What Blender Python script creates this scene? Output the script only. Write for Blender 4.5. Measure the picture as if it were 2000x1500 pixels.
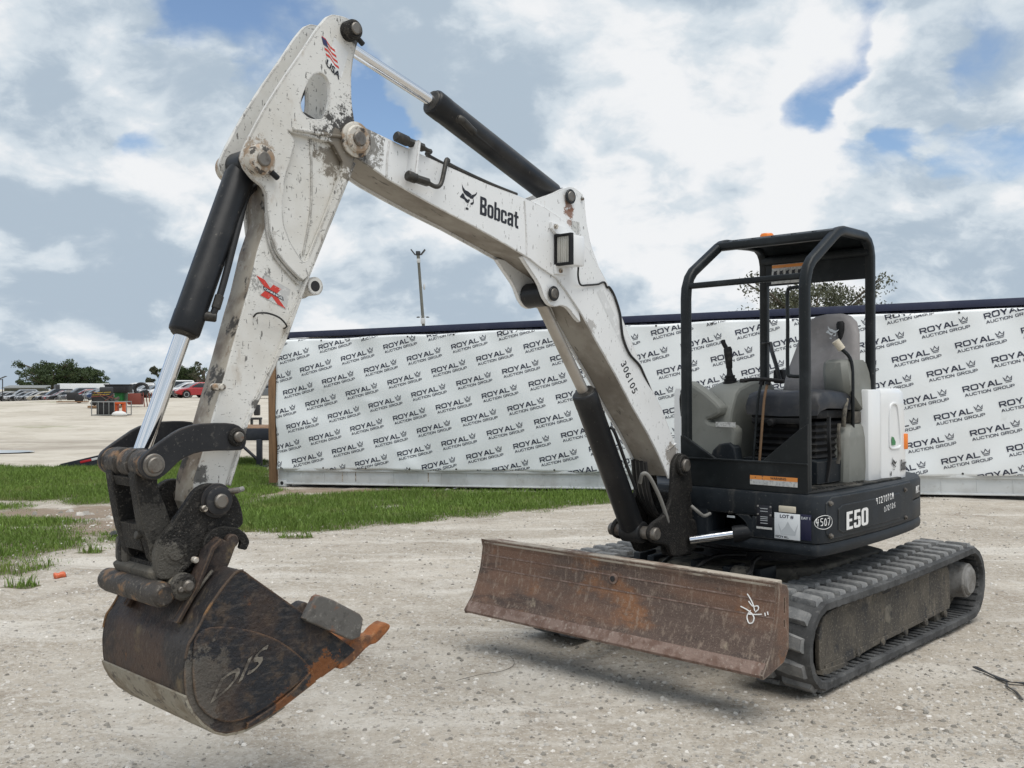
import bpy, bmesh, math, random
import numpy as np
from mathutils import Vector, Matrix, Euler
R = math.radians
random.seed(7); rng = np.random.default_rng(7)
for o in list(bpy.data.objects): bpy.data.objects.remove(o)
SC = bpy.context.scene
COL = SC.collection

# ------------------------------------------------------------------ camera
CAM_H = 1.571
cam = bpy.data.cameras.new('camera'); cam.sensor_width = 36; cam.lens = 1927.25/2000*36
cam.clip_start = .05; cam.clip_end = 3000
co = bpy.data.objects.new('camera', cam); COL.objects.link(co)
co.matrix_world = Matrix.Translation((0, 0, CAM_H)) @ Euler((R(90.21), 0, 0)).to_matrix().to_4x4() @ Matrix.Rotation(R(-.10), 4, 'Z')
SC.camera = co

# ------------------------------------------------------------------ sky + sun
SUN_EL, SUN_AZ = 70, 150          # azimuth: compass-like angle of the sun seen from above, 0 = +Y, clockwise
world = bpy.data.worlds.new('World'); SC.world = world; world.use_nodes = True
nt = world.node_tree; nt.nodes.clear()
class NB:
    """small helper for building node trees"""
    def __init__(s, nt): s.nt = nt
    def n(s, t, **k):
        nd = s.nt.nodes.new(t)
        for a, b in k.items(): setattr(nd, a, b)
        return nd
    def put(s, sock, v):
        if isinstance(v, bpy.types.NodeSocket): s.nt.links.new(v, sock)
        elif v is not None: sock.default_value = v
    def math(s, op, a, b=None, c=None, clamp=False):
        nd = s.n('ShaderNodeMath', operation=op, use_clamp=clamp)
        s.put(nd.inputs[0], a); s.put(nd.inputs[1], b)
        if c is not None: s.put(nd.inputs[2], c)
        return nd.outputs[0]
    def vm(s, op, a, b=None, out=0):
        nd = s.n('ShaderNodeVectorMath', operation=op); s.put(nd.inputs[0], a)
        if b is not None: s.put(nd.inputs[1], b)
        return nd.outputs[out]
    def scale(s, a, f):
        nd = s.n('ShaderNodeVectorMath', operation='SCALE'); s.put(nd.inputs[0], a); s.put(nd.inputs['Scale'], f); return nd.outputs[0]
    def ramp(s, v, lo, hi, a=0., b=1.):
        nd = s.n('ShaderNodeMapRange', interpolation_type='SMOOTHSTEP')
        for i, x in enumerate((v, lo, hi, a, b)): s.put(nd.inputs[i], x)
        return nd.outputs[0]
    def noise(s, vec, scale, detail=5, rough=.55, dist=0., dim='3D'):
        nd = s.n('ShaderNodeTexNoise', noise_dimensions=dim); s.put(nd.inputs['Vector'], vec)
        s.put(nd.inputs['Scale'], scale); s.put(nd.inputs['Detail'], detail); s.put(nd.inputs['Roughness'], rough); s.put(nd.inputs['Distortion'], dist)
        return nd.outputs['Fac']
    def mix(s, f, a, b):
        nd = s.n('ShaderNodeMix', data_type='RGBA'); s.put(nd.inputs[0], f)
        for i, x in ((6, a), (7, b)): s.put(nd.inputs[i], (*x, 1) if isinstance(x, tuple) and len(x) == 3 else x)
        return nd.outputs[2]
B = NB(nt)
sky = B.n('ShaderNodeTexSky', sky_type='NISHITA'); sky.sun_disc = False
sky.sun_elevation = R(SUN_EL); sky.sun_rotation = R(SUN_AZ); sky.air_density = 1.0; sky.dust_density = .6; sky.ozone_density = 2.2
dirv = B.vm('NORMALIZE', B.n('ShaderNodeTexCoord').outputs['Generated'])
sep = B.n('ShaderNodeSeparateXYZ'); B.put(sep.inputs[0], dirv)
zc = B.math('MAXIMUM', sep.outputs[2], 0.0)
flat = B.scale(dirv, B.math('DIVIDE', 1., B.math('ADD', zc, .60)))
SKY_SEED = (5.3, 2.2, 9.1)
pp = B.vm('ADD', flat, SKY_SEED)
warp = B.n('ShaderNodeTexNoise'); B.put(warp.inputs['Vector'], pp); warp.inputs['Scale'].default_value = 4.0; warp.inputs['Detail'].default_value = 6
wv = B.vm('SUBTRACT', warp.outputs['Color'], (.5, .5, .5))
pw = B.vm('ADD', pp, B.scale(wv, .13))
big = B.noise(pw, 3.4, 12, .56)
big2 = B.noise(B.vm('ADD', pw, (.045, -.02, .065)), 3.4, 6, .5)
dirw = B.vm('NORMALIZE', B.vm('ADD', dirv, B.scale(wv, .42)))
def pixdir(px, py):
    v = Vector(((px-1000)/1927.25, 1, (757-py)/1927.25)); return v.normalized()
def blob(px, py, r, amt):
    d = B.vm('DOT_PRODUCT', dirw, tuple(pixdir(px, py)), out=1)
    return B.math('MULTIPLY', B.ramp(d, math.cos(r), math.cos(r*.25)), amt)
cov = B.math('ADD', big, .06)
for bx in ((540, 80, .15, -.26), (1650, 70, .070, -.22), (1985, 285, .06, -.12), (270, 260, .06, .16), (740, 200, .05, -.18), (1290, 230, .28, .16), (120, 330, .30, .14), (1860, 130, .06, .22),
           (-700, 200, .25, -.22), (2900, 300, .22, -.22), (1000, -900, .35, -.2), (-2500, 0, .4, -.2), (4500, 0, .4, -.2)):
    cov = B.math('ADD', cov, blob(*bx))
mask = B.ramp(B.math('ADD', cov, B.ramp(sep.outputs[2], .22, .08, 0., .4)), .35, .54)
relief = B.math('MULTIPLY', B.math('SUBTRACT', big, big2), 4.6)
puff = B.ramp(B.noise(pw, 7.5, 10, .60), .34, .66, -.24, .24)
wide = B.ramp(B.noise(pp, 2.0, 3, .5), .36, .62, -.20, .24)
shade = B.math('ADD', B.math('ADD', relief, puff), wide)
brt = None
for bx in ((1150, 90, .10, .30), (1450, 240, .18, .34), (1800, 420, .18, .20), (690, 480, .14, .28), (330, 180, .09, .28), (60, 120, .12, .12), (1880, 120, .07, -.10), (840, 130, .10, -.22), (120, 430, .20, -.10), (1060, 420, .14, -.08), (1230, 560, .14, -.14), (200, 640, .3, -.10)):
    b_ = blob(*bx); brt = b_ if brt is None else B.math('ADD', brt, b_)
shade = B.math('ADD', shade, brt)
sh = B.ramp(shade, -.55, .75)
ccol = B.mix(B.ramp(sh, 0., .50), (.270, .325, .382), (.405, .450, .488))
ccol = B.mix(B.ramp(sh, .42, .95), ccol, (.545, .554, .564))
bgS = B.n('ShaderNodeBackground'); B.put(bgS.inputs[0], sky.outputs[0]); bgS.inputs[1].default_value = .085
bgC = B.n('ShaderNodeBackground'); B.put(bgC.inputs[0], ccol); bgC.inputs[1].default_value = 1.0
ms = B.n('ShaderNodeMixShader'); B.put(ms.inputs[0], mask); B.put(ms.inputs[1], bgS.outputs[0]); B.put(ms.inputs[2], bgC.outputs[0])
wo = B.n('ShaderNodeOutputWorld'); B.put(wo.inputs[0], ms.outputs[0])
sun = bpy.data.lights.new('sun', 'SUN'); sun.energy = 1.5; sun.angle = R(48); sun.color = (1, .965, .91)
so = bpy.data.objects.new('sun', sun); COL.objects.link(so)
sd = Vector((math.sin(R(SUN_AZ))*math.cos(R(SUN_EL)), math.cos(R(SUN_AZ))*math.cos(R(SUN_EL)), math.sin(R(SUN_EL))))
so.rotation_euler = sd.to_track_quat('Z', 'Y').to_euler()
SC.view_settings.view_transform = 'Standard'; SC.view_settings.look = 'None'
SC.view_settings.exposure = .70; SC.view_settings.gamma = 1

# ------------------------------------------------------------------ materials
MATS = {}
def M(name, col, rough=.6, metal=0., layers=(), bump=(), spots=(), spec=.5, coat=0., attr=None, world_co=False, edge=None):
    """layers: (colour, scale, lo, hi, amount[, stretch]); spots: (centre, radius, colour, amount); bump: (scale, strength)"""
    m = bpy.data.materials.new(name); m.use_nodes = True; t = m.node_tree; t.nodes.clear(); b = NB(t)
    out = b.n('ShaderNodeOutputMaterial'); p = b.n('ShaderNodeBsdfPrincipled'); b.put(out.inputs[0], p.outputs[0])
    tc = b.n('ShaderNodeTexCoord').outputs['Object'] if not world_co else b.n('ShaderNodeNewGeometry').outputs['Position']
    c = (*col, 1); rg = rough
    if attr:
        a = b.n('ShaderNodeAttribute', attribute_name=attr)
        c = b.mix(a.outputs['Fac'], tuple(col[0]), tuple(col[1]))
    for i, l in enumerate(layers):
        lc, sc, lo, hi, am = l[:5]
        v = b.vm('ADD', tc, (i*3.7, i*1.9, i*5.3))
        if len(l) > 5: v = b.vm('MULTIPLY', v, l[5])
        fac = b.math('MULTIPLY', b.ramp(b.noise(v, sc, 7, .62), lo, hi), am)
        c = b.mix(fac, c, lc)
        if len(l) > 6: rg = b.math('ADD', b.math('MULTIPLY', fac, l[6]), rg)
    for i, (cc, r, sc_, am) in enumerate(spots):
        d = b.math('DIVIDE', b.vm('DISTANCE', tc, cc, out=1), r)
        d = b.math('ADD', d, b.math('MULTIPLY', b.math('SUBTRACT', b.noise(tc, 24, 9, .78), .5), 3.2))
        c = b.mix(b.math('MULTIPLY', b.ramp(d, .80, .62), am), c, sc_)
    if edge:                                                   # paint rubbed and dirt gathered along the plate edges
        er, ecol, eam = edge
        bv = b.n('ShaderNodeBevel', samples=5); bv.inputs['Radius'].default_value = er
        dt_ = b.vm('DOT_PRODUCT', bv.outputs[0], b.n('ShaderNodeNewGeometry').outputs['Normal'], out=1)
        em = b.math('MULTIPLY', b.ramp(dt_, .995, .90), b.ramp(b.noise(tc, 11, 7, .7), .36, .60))
        c = b.mix(b.math('MULTIPLY', em, eam), c, ecol)
    b.put(p.inputs['Base Color'], c); b.put(p.inputs['Roughness'], rg); p.inputs['Metallic'].default_value = metal
    p.inputs['Specular IOR Level'].default_value = spec; p.inputs['Coat Weight'].default_value = coat
    nrm = None
    for sc, st in bump:
        bn = b.n('ShaderNodeBump'); bn.inputs['Strength'].default_value = st; bn.inputs['Distance'].default_value = .02
        b.put(bn.inputs['Height'], b.noise(tc, sc, 6, .6))
        if nrm is not None: b.put(bn.inputs['Normal'], nrm)
        nrm = bn.outputs[0]
    if nrm is not None: b.put(p.inputs['Normal'], nrm)
    MATS[name] = m; return m
GRIME, RUST, BLK = (.13, .095, .06), (.22, .085, .03), (.018, .017, .016)
M('boom_white', (.80, .81, .81), .36, layers=[((.68, .69, .68), 1.6, .45, .75, .5), ((.45, .40, .33), 30, .64, .72, .35, (1, 1, .4)), ((.10, .09, .08), 60, .635, .66, .7, (1.5, 1, .5)), (GRIME, 16, .70, .745, .7)],
  bump=[(3, .03)], spots=[((3.33, .1, 2.55), .15, (.10, .085, .06), .8), ((3.36, .1, 2.53), .10, (.03, .027, .022), .9), ((2.0, .105, 2.44), .045, RUST, .9), ((2.005, .105, 2.49), .05, RUST, .85), ((2.0, .105, 2.395), .03, RUST, .7), ((1.12, .1, 1.19), .09, GRIME, .7), ((1.85, .1, 1.88), .05, GRIME, .5)], coat=.15, edge=(.010, (.16, .13, .095), .85))
M('boom_shade_grime', (.34, .315, .275), .65, layers=[((.15, .125, .098), 3.5, .38, .66, .75), ((.44, .42, .38), 9, .58, .76, .5), ((.05, .045, .04), 16, .61, .68, .7, (.5, 2, 1))], bump=[(20, .08)])  # boom underside: grime, with its shade mixed into the darker base colour
M('arm_white', (.70, .695, .665), .42, layers=[((.55, .525, .47), 2.4, .40, .66, .7), ((.40, .33, .25), 12, .58, .72, .5, (1, 1, .5)), ((.05, .045, .04), 40, .63, .655, .8, (1.9, 1, .5)), ((.05, .044, .036), 85, .63, .65, .7, (.6, 1, 1.6)), (GRIME, 9, .68, .72, .35), ((.20, .11, .05), 18, .68, .73, .6)],
  bump=[(4, .05), (60, .03)], spots=[((3.37, .12, 2.53), .19, (.030, .026, .021), .97), ((3.42, .12, 2.48), .13, (.34, .29, .22), .45), ((3.80, .12, 2.42), .09, (.26, .17, .09), .7), ((3.34, .12, 2.98), .06, BLK, .8),
  ((3.785, .1, 1.51), .028, BLK, .85), ((3.835, .1, 1.40), .03, BLK, .85), ((4.02, .1, 1.27), .05, BLK, .85), ((3.80, .0, 2.0), .13, BLK, .6), ((3.93, 0, 1.55), .10, GRIME, .6)], coat=.1, edge=(.014, (.07, .058, .045), .92))
M('arm_front', (.40, .365, .305), .6, layers=[((.17, .13, .095), 4, .38, .58, .9), ((.025, .022, .02), 8, .54, .60, .92), ((.56, .54, .50), 22, .56, .68, .6), ((.16, .10, .06), 14, .58, .68, .6)], bump=[(18, .1)])  # forward faces of the arm: darker base with brown and black blotches
M('black_paint', (.020, .021, .024), .45, layers=[((.048, .048, .050), 3, .42, .72, .8), ((.12, .112, .10), 38, .58, .70, .5), ((.20, .19, .17), 120, .64, .70, .5)], bump=[(90, .03)], spec=0.25, edge=(.006, (.13, .10, .075), .6))
M('house_black', (.0105, .0140, .0180), .50, layers=[((.032, .038, .046), 2.5, .40, .72, .8, (1, 1, .6), .12), ((.105, .098, .086), 9, .58, .76, .45, (1, 1, .35), .2), ((.17, .165, .15), 70, .63, .70, .45), ((.22, .21, .19), 140, .68, .71, .6)], bump=[(55, .03)], spec=0.25, edge=(.012, (.10, .098, .09), .6))
M('rops_black', (.009, .0115, .013), .42, layers=[((.028, .033, .036), 6, .45, .72, .7), ((.13, .125, .115), 60, .66, .71, .6)], bump=[(120, .04)], spec=0.28, edge=(.006, (.09, .09, .088), .5))
M('cylinder_black', (.012, .013, .015), .38, layers=[((.034, .034, .034), 5, .42, .7, .8), ((.13, .12, .105), 50, .64, .70, .55)], bump=[(80, .02)], spec=0.3)
M('coupler_black', (.016, .0155, .015), .58, layers=[((.036, .033, .030), 6, .44, .68, .8), ((.10, .09, .078), 30, .57, .69, .5), ((.26, .24, .21), 150, .57, .68, .40), ((.009, .009, .009), 40, .58, .66, .6)], spots=[((4.16, .14, .97), .10, (.15, .14, .12), .6), ((4.13, .2, .89), .06, (.17, .155, .13), .5), ((4.19, .1, 1.12), .09, (.09, .085, .075), .5)], bump=[(120, .55), (22, .15)], spec=0.2, edge=(.008, (.12, .11, .095), .6))
M('pin_steel', (.20, .185, .165), .45, .6, layers=[((.06, .045, .035), 18, .45, .7, .85), (RUST, 30, .58, .68, .5)], bump=[(70, .1)])
M('boss_steel', (.56, .53, .47), .5, .1, layers=[((.26, .165, .09), 14, .44, .58, .85), ((.03, .026, .022), 26, .54, .60, .92), ((.34, .19, .09), 40, .55, .66, .6)], bump=[(60, .15)])
M('chrome', (.80, .81, .83), .11, 1., layers=[((.62, .62, .62), 3, .5, .75, .4, (1, 1, 1), .12)])
M('rod_dull', (.46, .43, .39), .40, .75, layers=[((.30, .27, .23), 5, .45, .7, .7)], bump=[(70, .02)])
M('bucket_steel', (.045, .041, .040), .52, .2, layers=[((.085, .055, .042), 3.0, .40, .60, .85), ((.024, .024, .027), 6, .47, .62, .7), ((.19, .145, .085), 5.0, .575, .68, .75), ((.15, .125, .10), 55, .54, .66, .35, (1, 1, .4)), ((.17, .08, .035), 11, .64, .70, .6), ((.015, .015, .016), 30, .58, .66, .6)],
  bump=[(35, .2), (120, .2)], spec=0.25, edge=(.010, (.22, .14, .08), .6))
M('bucket_side', (.026, .028, .033), .56, .15, layers=[((.066, .047, .038), 4, .47, .66, .8), ((.11, .08, .058), 18, .50, .66, .6), ((.13, .11, .095), 60, .50, .66, .35, (.4, 1, 1.3)), ((.18, .08, .035), 9, .66, .72, .5), ((.012, .012, .013), 35, .57, .66, .5)],
  spots=[((4.15, .31, .62), .14, (.19, .175, .15), .55), ((4.13, .31, .50), .10, (.17, .155, .135), .5), ((4.09, .31, .60), .12, (.085, .075, .066), .6), ((3.63, .31, .535), .09, RUST, .85), ((3.80, .31, .455), .07, RUST, .7)], bump=[(45, .5), (130, .3)], spec=0.25, edge=(.012, (.24, .13, .06), .7))
M('bucket_wear', (.30, .275, .22), .7, .1, layers=[((.17, .13, .085), 7, .43, .62, .85), ((.065, .052, .045), 22, .54, .64, .75), ((.42, .40, .35), 60, .58, .68, .5)], bump=[(60, .3)])
M('barrel_dark', (.055, .048, .042), .6, .2, layers=[((.26, .15, .075), 9, .52, .60, .75), ((.02, .018, .017), 20, .52, .62, .8), ((.24, .215, .175), 60, .56, .66, .5)], bump=[(70, .3)])
M('crust', (.20, .18, .15), .85, layers=[((.07, .06, .052), 24, .42, .60, .9)], bump=[(90, .5)])
M('weld_rust', (.21, .115, .05), .75, layers=[((.06, .045, .036), 14, .42, .54, .92)], bump=[(120, .4)])
M('rust_orange', (.29, .105, .033), .8, layers=[((.11, .055, .032), 12, .43, .60, .9), ((.38, .19, .085), 34, .54, .66, .6)], bump=[(80, .35)])
M('cutter_grey', (.125, .120, .112), .6, .2, layers=[((.25, .10, .042), 9, .56, .66, .85), ((.08, .075, .07), 24, .48, .62, .7), ((.27, .26, .24), 70, .56, .66, .5)], bump=[(60, .2)], edge=(.010, (.26, .14, .07), .7))
M('blade_rust', (.175, .104, .074), .75, .0, layers=[((.098, .074, .064), 2.0, .40, .58, .85, (1, .45, 1.6)), ((.27, .125, .058), 3.4, .54, .66, .72, (1, .6, 1)), ((.068, .052, .046), 6, .55, .66, .75, (1, .35, 1.5)), ((.36, .30, .225), 7, .63, .70, .65, (1, 1, .35)), ((.30, .235, .185), 40, .52, .66, .5, (1, 1, .25)), ((.38, .32, .255), 120, .56, .66, .4)],
  bump=[(40, .2), (110, .25)], spec=.25, edge=(.012, (.38, .33, .27), .7))
M('blade_edge', (.235, .165, .135), .7, .15, layers=[((.14, .082, .06), 14, .43, .60, .85), ((.36, .30, .255), 50, .54, .66, .6)], bump=[(55, .35)])
M('blade_top', (.38, .335, .275), .85, layers=[((.15, .095, .07), 9, .46, .60, .9, (1, .5, 1)), ((.52, .48, .42), 30, .56, .68, .6)], bump=[(60, .3)])
M('rubber', (.046, .047, .048), .78, layers=[((.105, .106, .106), 5, .40, .66, .8), ((.17, .165, .155), 34, .56, .68, .45), ((.016, .016, .017), 12, .54, .66, .5)], bump=[(40, .15), (140, .15)], spec=.35)
M('rubber_lug', (.150, .153, .154), .75, layers=[((.245, .245, .24), 9, .42, .62, .85), ((.045, .046, .048), 15, .55, .66, .75), ((.27, .26, .24), 60, .56, .66, .5)], bump=[(50, .2), (150, .2)], spec=.3, edge=(.010, (.045, .045, .045), .6))
M('track_frame_dirt', (.100, .087, .069), .85, layers=[((.052, .047, .042), 5, .43, .60, .85, (1, 1, .5)), ((.19, .165, .13), 10, .55, .68, .7, (1, 1, .5)), ((.03, .031, .034), 15, .57, .64, .75, (1, 1, .6)), ((.29, .26, .21), 70, .54, .64, .5)], bump=[(40, .35), (120, .3)])
M('hub_grey', (.24, .235, .225), .68, layers=[((.11, .10, .088), 9, .43, .64, .8), ((.32, .30, .27), 60, .55, .66, .5)], bump=[(50, .2)])
M('console_grey', (.200, .205, .185), .62, layers=[((.155, .157, .138), 5, .42, .70, .7), ((.30, .29, .26), 16, .58, .74, .4), ((.09, .09, .08), 26, .62, .72, .4)], bump=[(240, .06)])
M('seat_fabric', (.285, .270, .268), .9, layers=[((.21, .198, .196), 6, .40, .66, .7), ((.35, .335, .33), 18, .54, .74, .5)], bump=[(400, .08), (7, .08)])
M('seat_vinyl', (.030, .033, .040), .48, layers=[((.075, .072, .070), 8, .43, .68, .7)], bump=[(9, .2)], spec=0.3)
M('bellows_black', (.013, .013, .014), .6, layers=[((.07, .066, .06), 12, .52, .70, .55)], spec=0.25)
M('hood_white', (.80, .81, .81), .30, layers=[((.70, .70, .69), 3, .45, .75, .4), ((.40, .36, .30), 40, .68, .73, .5)], coat=.3)
M('mat_black', (.026, .026, .025), .62, layers=[((.13, .122, .105), 7, .46, .66, .75)], bump=[(60, .25)], spec=0.2)
M('dusty_metal', (.085, .078, .066), .85, layers=[((.19, .17, .135), 7, .43, .62, .85), ((.025, .025, .025), 14, .53, .64, .75)], bump=[(60, .35)])
M('wood_handle', (.20, .12, .065), .7, layers=[((.12, .07, .04), 30, .45, .7, .8, (1, 1, .15))])
M('knob_cream', (.62, .56, .45), .5, layers=[((.35, .30, .22), 30, .55, .75, .6)])
M('hose_black', (.013, .013, .014), .5, layers=[((.055, .052, .048), 14, .5, .72, .6)])
M('hose_grey', (.22, .215, .20), .6, layers=[((.12, .11, .10), 14, .5, .75, .6)])
M('fitting', (.060, .056, .050), .5, .5, layers=[((.02, .02, .02), 20, .45, .66, .7), ((.20, .18, .15), 50, .58, .70, .5)])
M('amber', (.85, .22, .02), .25)
M('lens_glass', (.52, .51, .47), .25, layers=[((.36, .35, .31), 40, .45, .65, .7, (1, 1, .06))], bump=[(60, .1)])
M('decal_black', (.011, .012, .018), .45, layers=[((.62, .62, .61), 70, .68, .70, .8)])
M('decal_navy', (.012, .013, .045), .45)
M('decal_white', (.80, .80, .79), .5, layers=[((.05, .05, .055), 45, .64, .67, .95)])
M('decal_paper', (.74, .77, .79), .55)
M('decal_grey', (.52, .55, .57), .55)
M('decal_silver', (.58, .58, .56), .5, layers=[((.30, .30, .29), 60, .48, .62, .8), ((.03, .03, .035), 16, .62, .65, .9)])
M('decal_orange', (.72, .27, .06), .5, layers=[((.03, .03, .035), 22, .60, .63, .9)])
M('decal_red', (.56, .045, .03), .5, layers=[((.70, .65, .62), 60, .64, .67, .9)])
M('decal_blue', (.03, .035, .11), .5)
M('decal_green', (.05, .22, .08), .5)
M('decal_faint', (.66, .67, .67), .5, layers=[((.80, .81, .81), 30, .52, .60, .8)])
M('paint_pen', (.80, .80, .79), .6)
M('sticker_grey', (.50, .50, .49), .5, layers=[((.70, .70, .68), 40, .52, .62, .85)])

# ------------------------------------------------------------------ mesh helpers
def link(name, me, mat=None, parent=None, smooth=35, loc=None):
    o = bpy.data.objects.new(name, me); COL.objects.link(o)
    if mat is not None:
        me.materials.clear(); me.materials.append(MATS[mat] if isinstance(mat, str) else mat)
    if smooth:
        me.shade_smooth(); me.set_sharp_from_angle(angle=R(smooth))
    if parent is not None: o.parent = parent
    if loc is not None: o.location = loc
    return o
def mesh_of(verts, faces, name='m'):
    me = bpy.data.meshes.new(name); me.from_pydata([tuple(v) for v in verts], [], faces); me.update(); return me
def bm_mesh(bm, name='m'):
    bmesh.ops.recalc_face_normals(bm, faces=bm.faces[:])
    me = bpy.data.meshes.new(name); bm.to_mesh(me); bm.free(); return me
def chaikin(p, it=2, r=.22):
    for _ in range(it):
        q = []
        for a, b in zip(p, p[1:]+p[:1]):
            q += [(a[0]+(b[0]-a[0])*r, a[1]+(b[1]-a[1])*r), (a[0]+(b[0]-a[0])*(1-r), a[1]+(b[1]-a[1])*(1-r))]
        p = q
    return p
def circ(c, r, n=24, a0=0, a1=360):
    return [(c[0]+r*math.cos(R(a0+(a1-a0)*i/n)), c[1]+r*math.sin(R(a0+(a1-a0)*i/n))) for i in range(n if a1-a0 == 360 else n+1)]
def outline_mesh(loops, half, bev=.003, fill='BOTH', shrink=0.):
    """2D outline(s) in x,y extruded by +-half along z, edges bevelled; holes are further loops"""
    cu = bpy.data.curves.new('c', 'CURVE'); cu.dimensions = '2D'; cu.fill_mode = fill
    b = min(bev, half*.9)
    cu.extrude = max(half-b, .0001); cu.bevel_depth = b; cu.bevel_resolution = 1; cu.offset = -b-shrink
    for lp in loops:
        s = cu.splines.new('POLY'); s.points.add(len(lp)-1); s.use_cyclic_u = True
        for i, p in enumerate(lp): s.points[i].co = (p[0], p[1], 0, 1)
    o = bpy.data.objects.new('c', cu); me = bpy.data.meshes.new_from_object(o)
    bpy.data.objects.remove(o); bpy.data.curves.remove(cu); return me
XZ = Matrix(((1, 0, 0, 0), (0, 0, -1, 0), (0, 1, 0, 0), (0, 0, 0, 1)))      # x,y -> u,z ; extrusion along v
def plate(name, loops, v0, v1, mat, parent, bev=.003, smooth=35, sm=0, shrink=0.):
    """profile in the machine's u,z plane between the offsets v0 and v1"""
    if not isinstance(loops[0][0], (tuple, list)): loops = [loops]
    if sm: loops = [chaikin(l, sm) for l in loops]
    me = outline_mesh(loops, abs(v1-v0)/2, bev, shrink=shrink); me.transform(Matrix.Translation((0, (v0+v1)/2, 0)) @ XZ)
    return link(name, me, mat, parent, smooth)
def slab(name, loops, z0, z1, mat, parent, bev=.004, smooth=35, sm=0):
    """plan outline in u,v between the heights z0 and z1"""
    if not isinstance(loops[0][0], (tuple, list)): loops = [loops]
    if sm: loops = [chaikin(l, sm) for l in loops]
    me = outline_mesh(loops, (z1-z0)/2, bev); me.transform(Matrix.Translation((0, 0, (z0+z1)/2)))
    return link(name, me, mat, parent, smooth)
YZ = Matrix(((0, 0, 1, 0), (1, 0, 0, 0), (0, 1, 0, 0), (0, 0, 0, 1)))       # x,y -> v,z ; extrusion along u
def front(name, loops, u0, u1, mat, parent, bev=.003, smooth=35, sm=0):
    if not isinstance(loops[0][0], (tuple, list)): loops = [loops]
    if sm: loops = [chaikin(l, sm) for l in loops]
    me = outline_mesh(loops, abs(u1-u0)/2, bev); me.transform(Matrix.Translation(((u0+u1)/2, 0, 0)) @ YZ)
    return link(name, me, mat, parent, smooth)
def frame_of(d):
    d = Vector(d).normalized(); a = Vector((0, 0, 1)) if abs(d.z) < .9 else Vector((1, 0, 0))
    x = d.cross(a).normalized(); return x, x.cross(d).normalized()
def lathe_mesh(p0, p1, prof, n=28):
    """revolve [(t along the axis in metres, radius)] about p0->p1"""
    p0 = Vector(p0); d = (Vector(p1)-p0).normalized(); x, y = frame_of(d)
    V, F = [], []
    for t, r in prof:
        for i in range(n):
            a = 2*math.pi*i/n; V.append(p0+d*t+x*(r*math.cos(a))+y*(r*math.sin(a)))
    for k in range(len(prof)-1):
        for i in range(n):
            j = (i+1) % n; F.append((k*n+i, k*n+j, (k+1)*n+j, (k+1)*n+i))
    F.append(tuple(range(n))[::-1]); F.append(tuple((len(prof)-1)*n+i for i in range(n)))
    bm = bmesh.new(); me = mesh_of(V, F); bm.from_mesh(me); bpy.data.meshes.remove(me); return bm_mesh(bm)
def cyl(name, p0, p1, r, mat, parent, bev=.004, n=28, r1=None):
    L_ = (Vector(p1)-Vector(p0)).length; r1 = r if r1 is None else r1; b = min(bev, r*.4, L_*.4)
    return link(name, lathe_mesh(p0, p1, [(0, r-b), (b, r), (L_-b, r1), (L_, r1-b)], n), mat, parent)
def lathe(name, p0, p1, prof, mat, parent, n=28): return link(name, lathe_mesh(p0, p1, prof, n), mat, parent)
def pathpts(pts, per=6):
    """Catmull-Rom through the points"""
    P = [Vector(p) for p in pts]; out = []
    for i in range(len(P)-1):
        a = P[max(i-1, 0)]; b = P[i]; c = P[i+1]; d = P[min(i+2, len(P)-1)]
        for k in range(per):
            t = k/per; out.append(.5*((2*b)+(c-a)*t+(2*a-5*b+4*c-d)*t*t+(3*b-a-3*c+d)*t**3))
    return out+[P[-1]]
def tube_mesh(pts, r, n=10, sq=None):
    """sweep a round (or rounded-square when sq is the side) section along the points"""
    P = [Vector(p) for p in pts]; V, F = [], []
    if sq:
        sec = []
        h, q = sq/2, sq*.28
        for cx, cy, a0 in ((h-q, h-q, 0), (q-h, h-q, 90), (q-h, q-h, 180), (h-q, q-h, 270)):
            sec += [(cx+q*math.cos(R(a0+k*30)), cy+q*math.sin(R(a0+k*30))) for k in range(4)]
        n = len(sec)
    else: sec = [(r*math.cos(2*math.pi*i/n), r*math.sin(2*math.pi*i/n)) for i in range(n)]
    d0 = (P[1]-P[0]).normalized(); x, y = frame_of(d0)
    for i, p in enumerate(P):
        d = ((P[i+1]-p).normalized() if i < len(P)-1 else Vector())+((p-P[i-1]).normalized() if i else Vector())
        d.normalize(); x = (x-d*x.dot(d)).normalized(); y = d.cross(x)
        k = 1.
        for a, b in sec: V.append(p+x*a+y*b)
    for k in range(len(P)-1):
        for i in range(n):
            j = (i+1) % n; F.append((k*n+i, k*n+j, (k+1)*n+j, (k+1)*n+i))
    F.append(tuple(range(n))[::-1]); F.append(tuple((len(P)-1)*n+i for i in range(n)))
    me = mesh_of(V, F); bm = bmesh.new(); bm.from_mesh(me); bpy.data.meshes.remove(me); return bm_mesh(bm)
def tube(name, pts, r, mat, parent, per=6, n=10, sq=None, smooth=50): return link(name, tube_mesh(pathpts(pts, per) if per else pts, r, n, sq), mat, parent, smooth)
def box_mesh(size, bev=.005, seg=2):
    bm = bmesh.new(); bmesh.ops.create_cube(bm, size=1.); bmesh.ops.scale(bm, vec=size, verts=bm.verts[:])
    if bev: bmesh.ops.bevel(bm, geom=bm.edges[:], offset=min(bev, min(size)*.45), segments=seg, affect='EDGES', profile=.5)
    return bm_mesh(bm)
def box(name, c, size, mat, parent, bev=.005, rot=(0, 0, 0), smooth=35):
    me = box_mesh(size, bev); me.transform(Matrix.Translation(c) @ Euler(rot).to_matrix().to_4x4()); return link(name, me, mat, parent, smooth)
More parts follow.
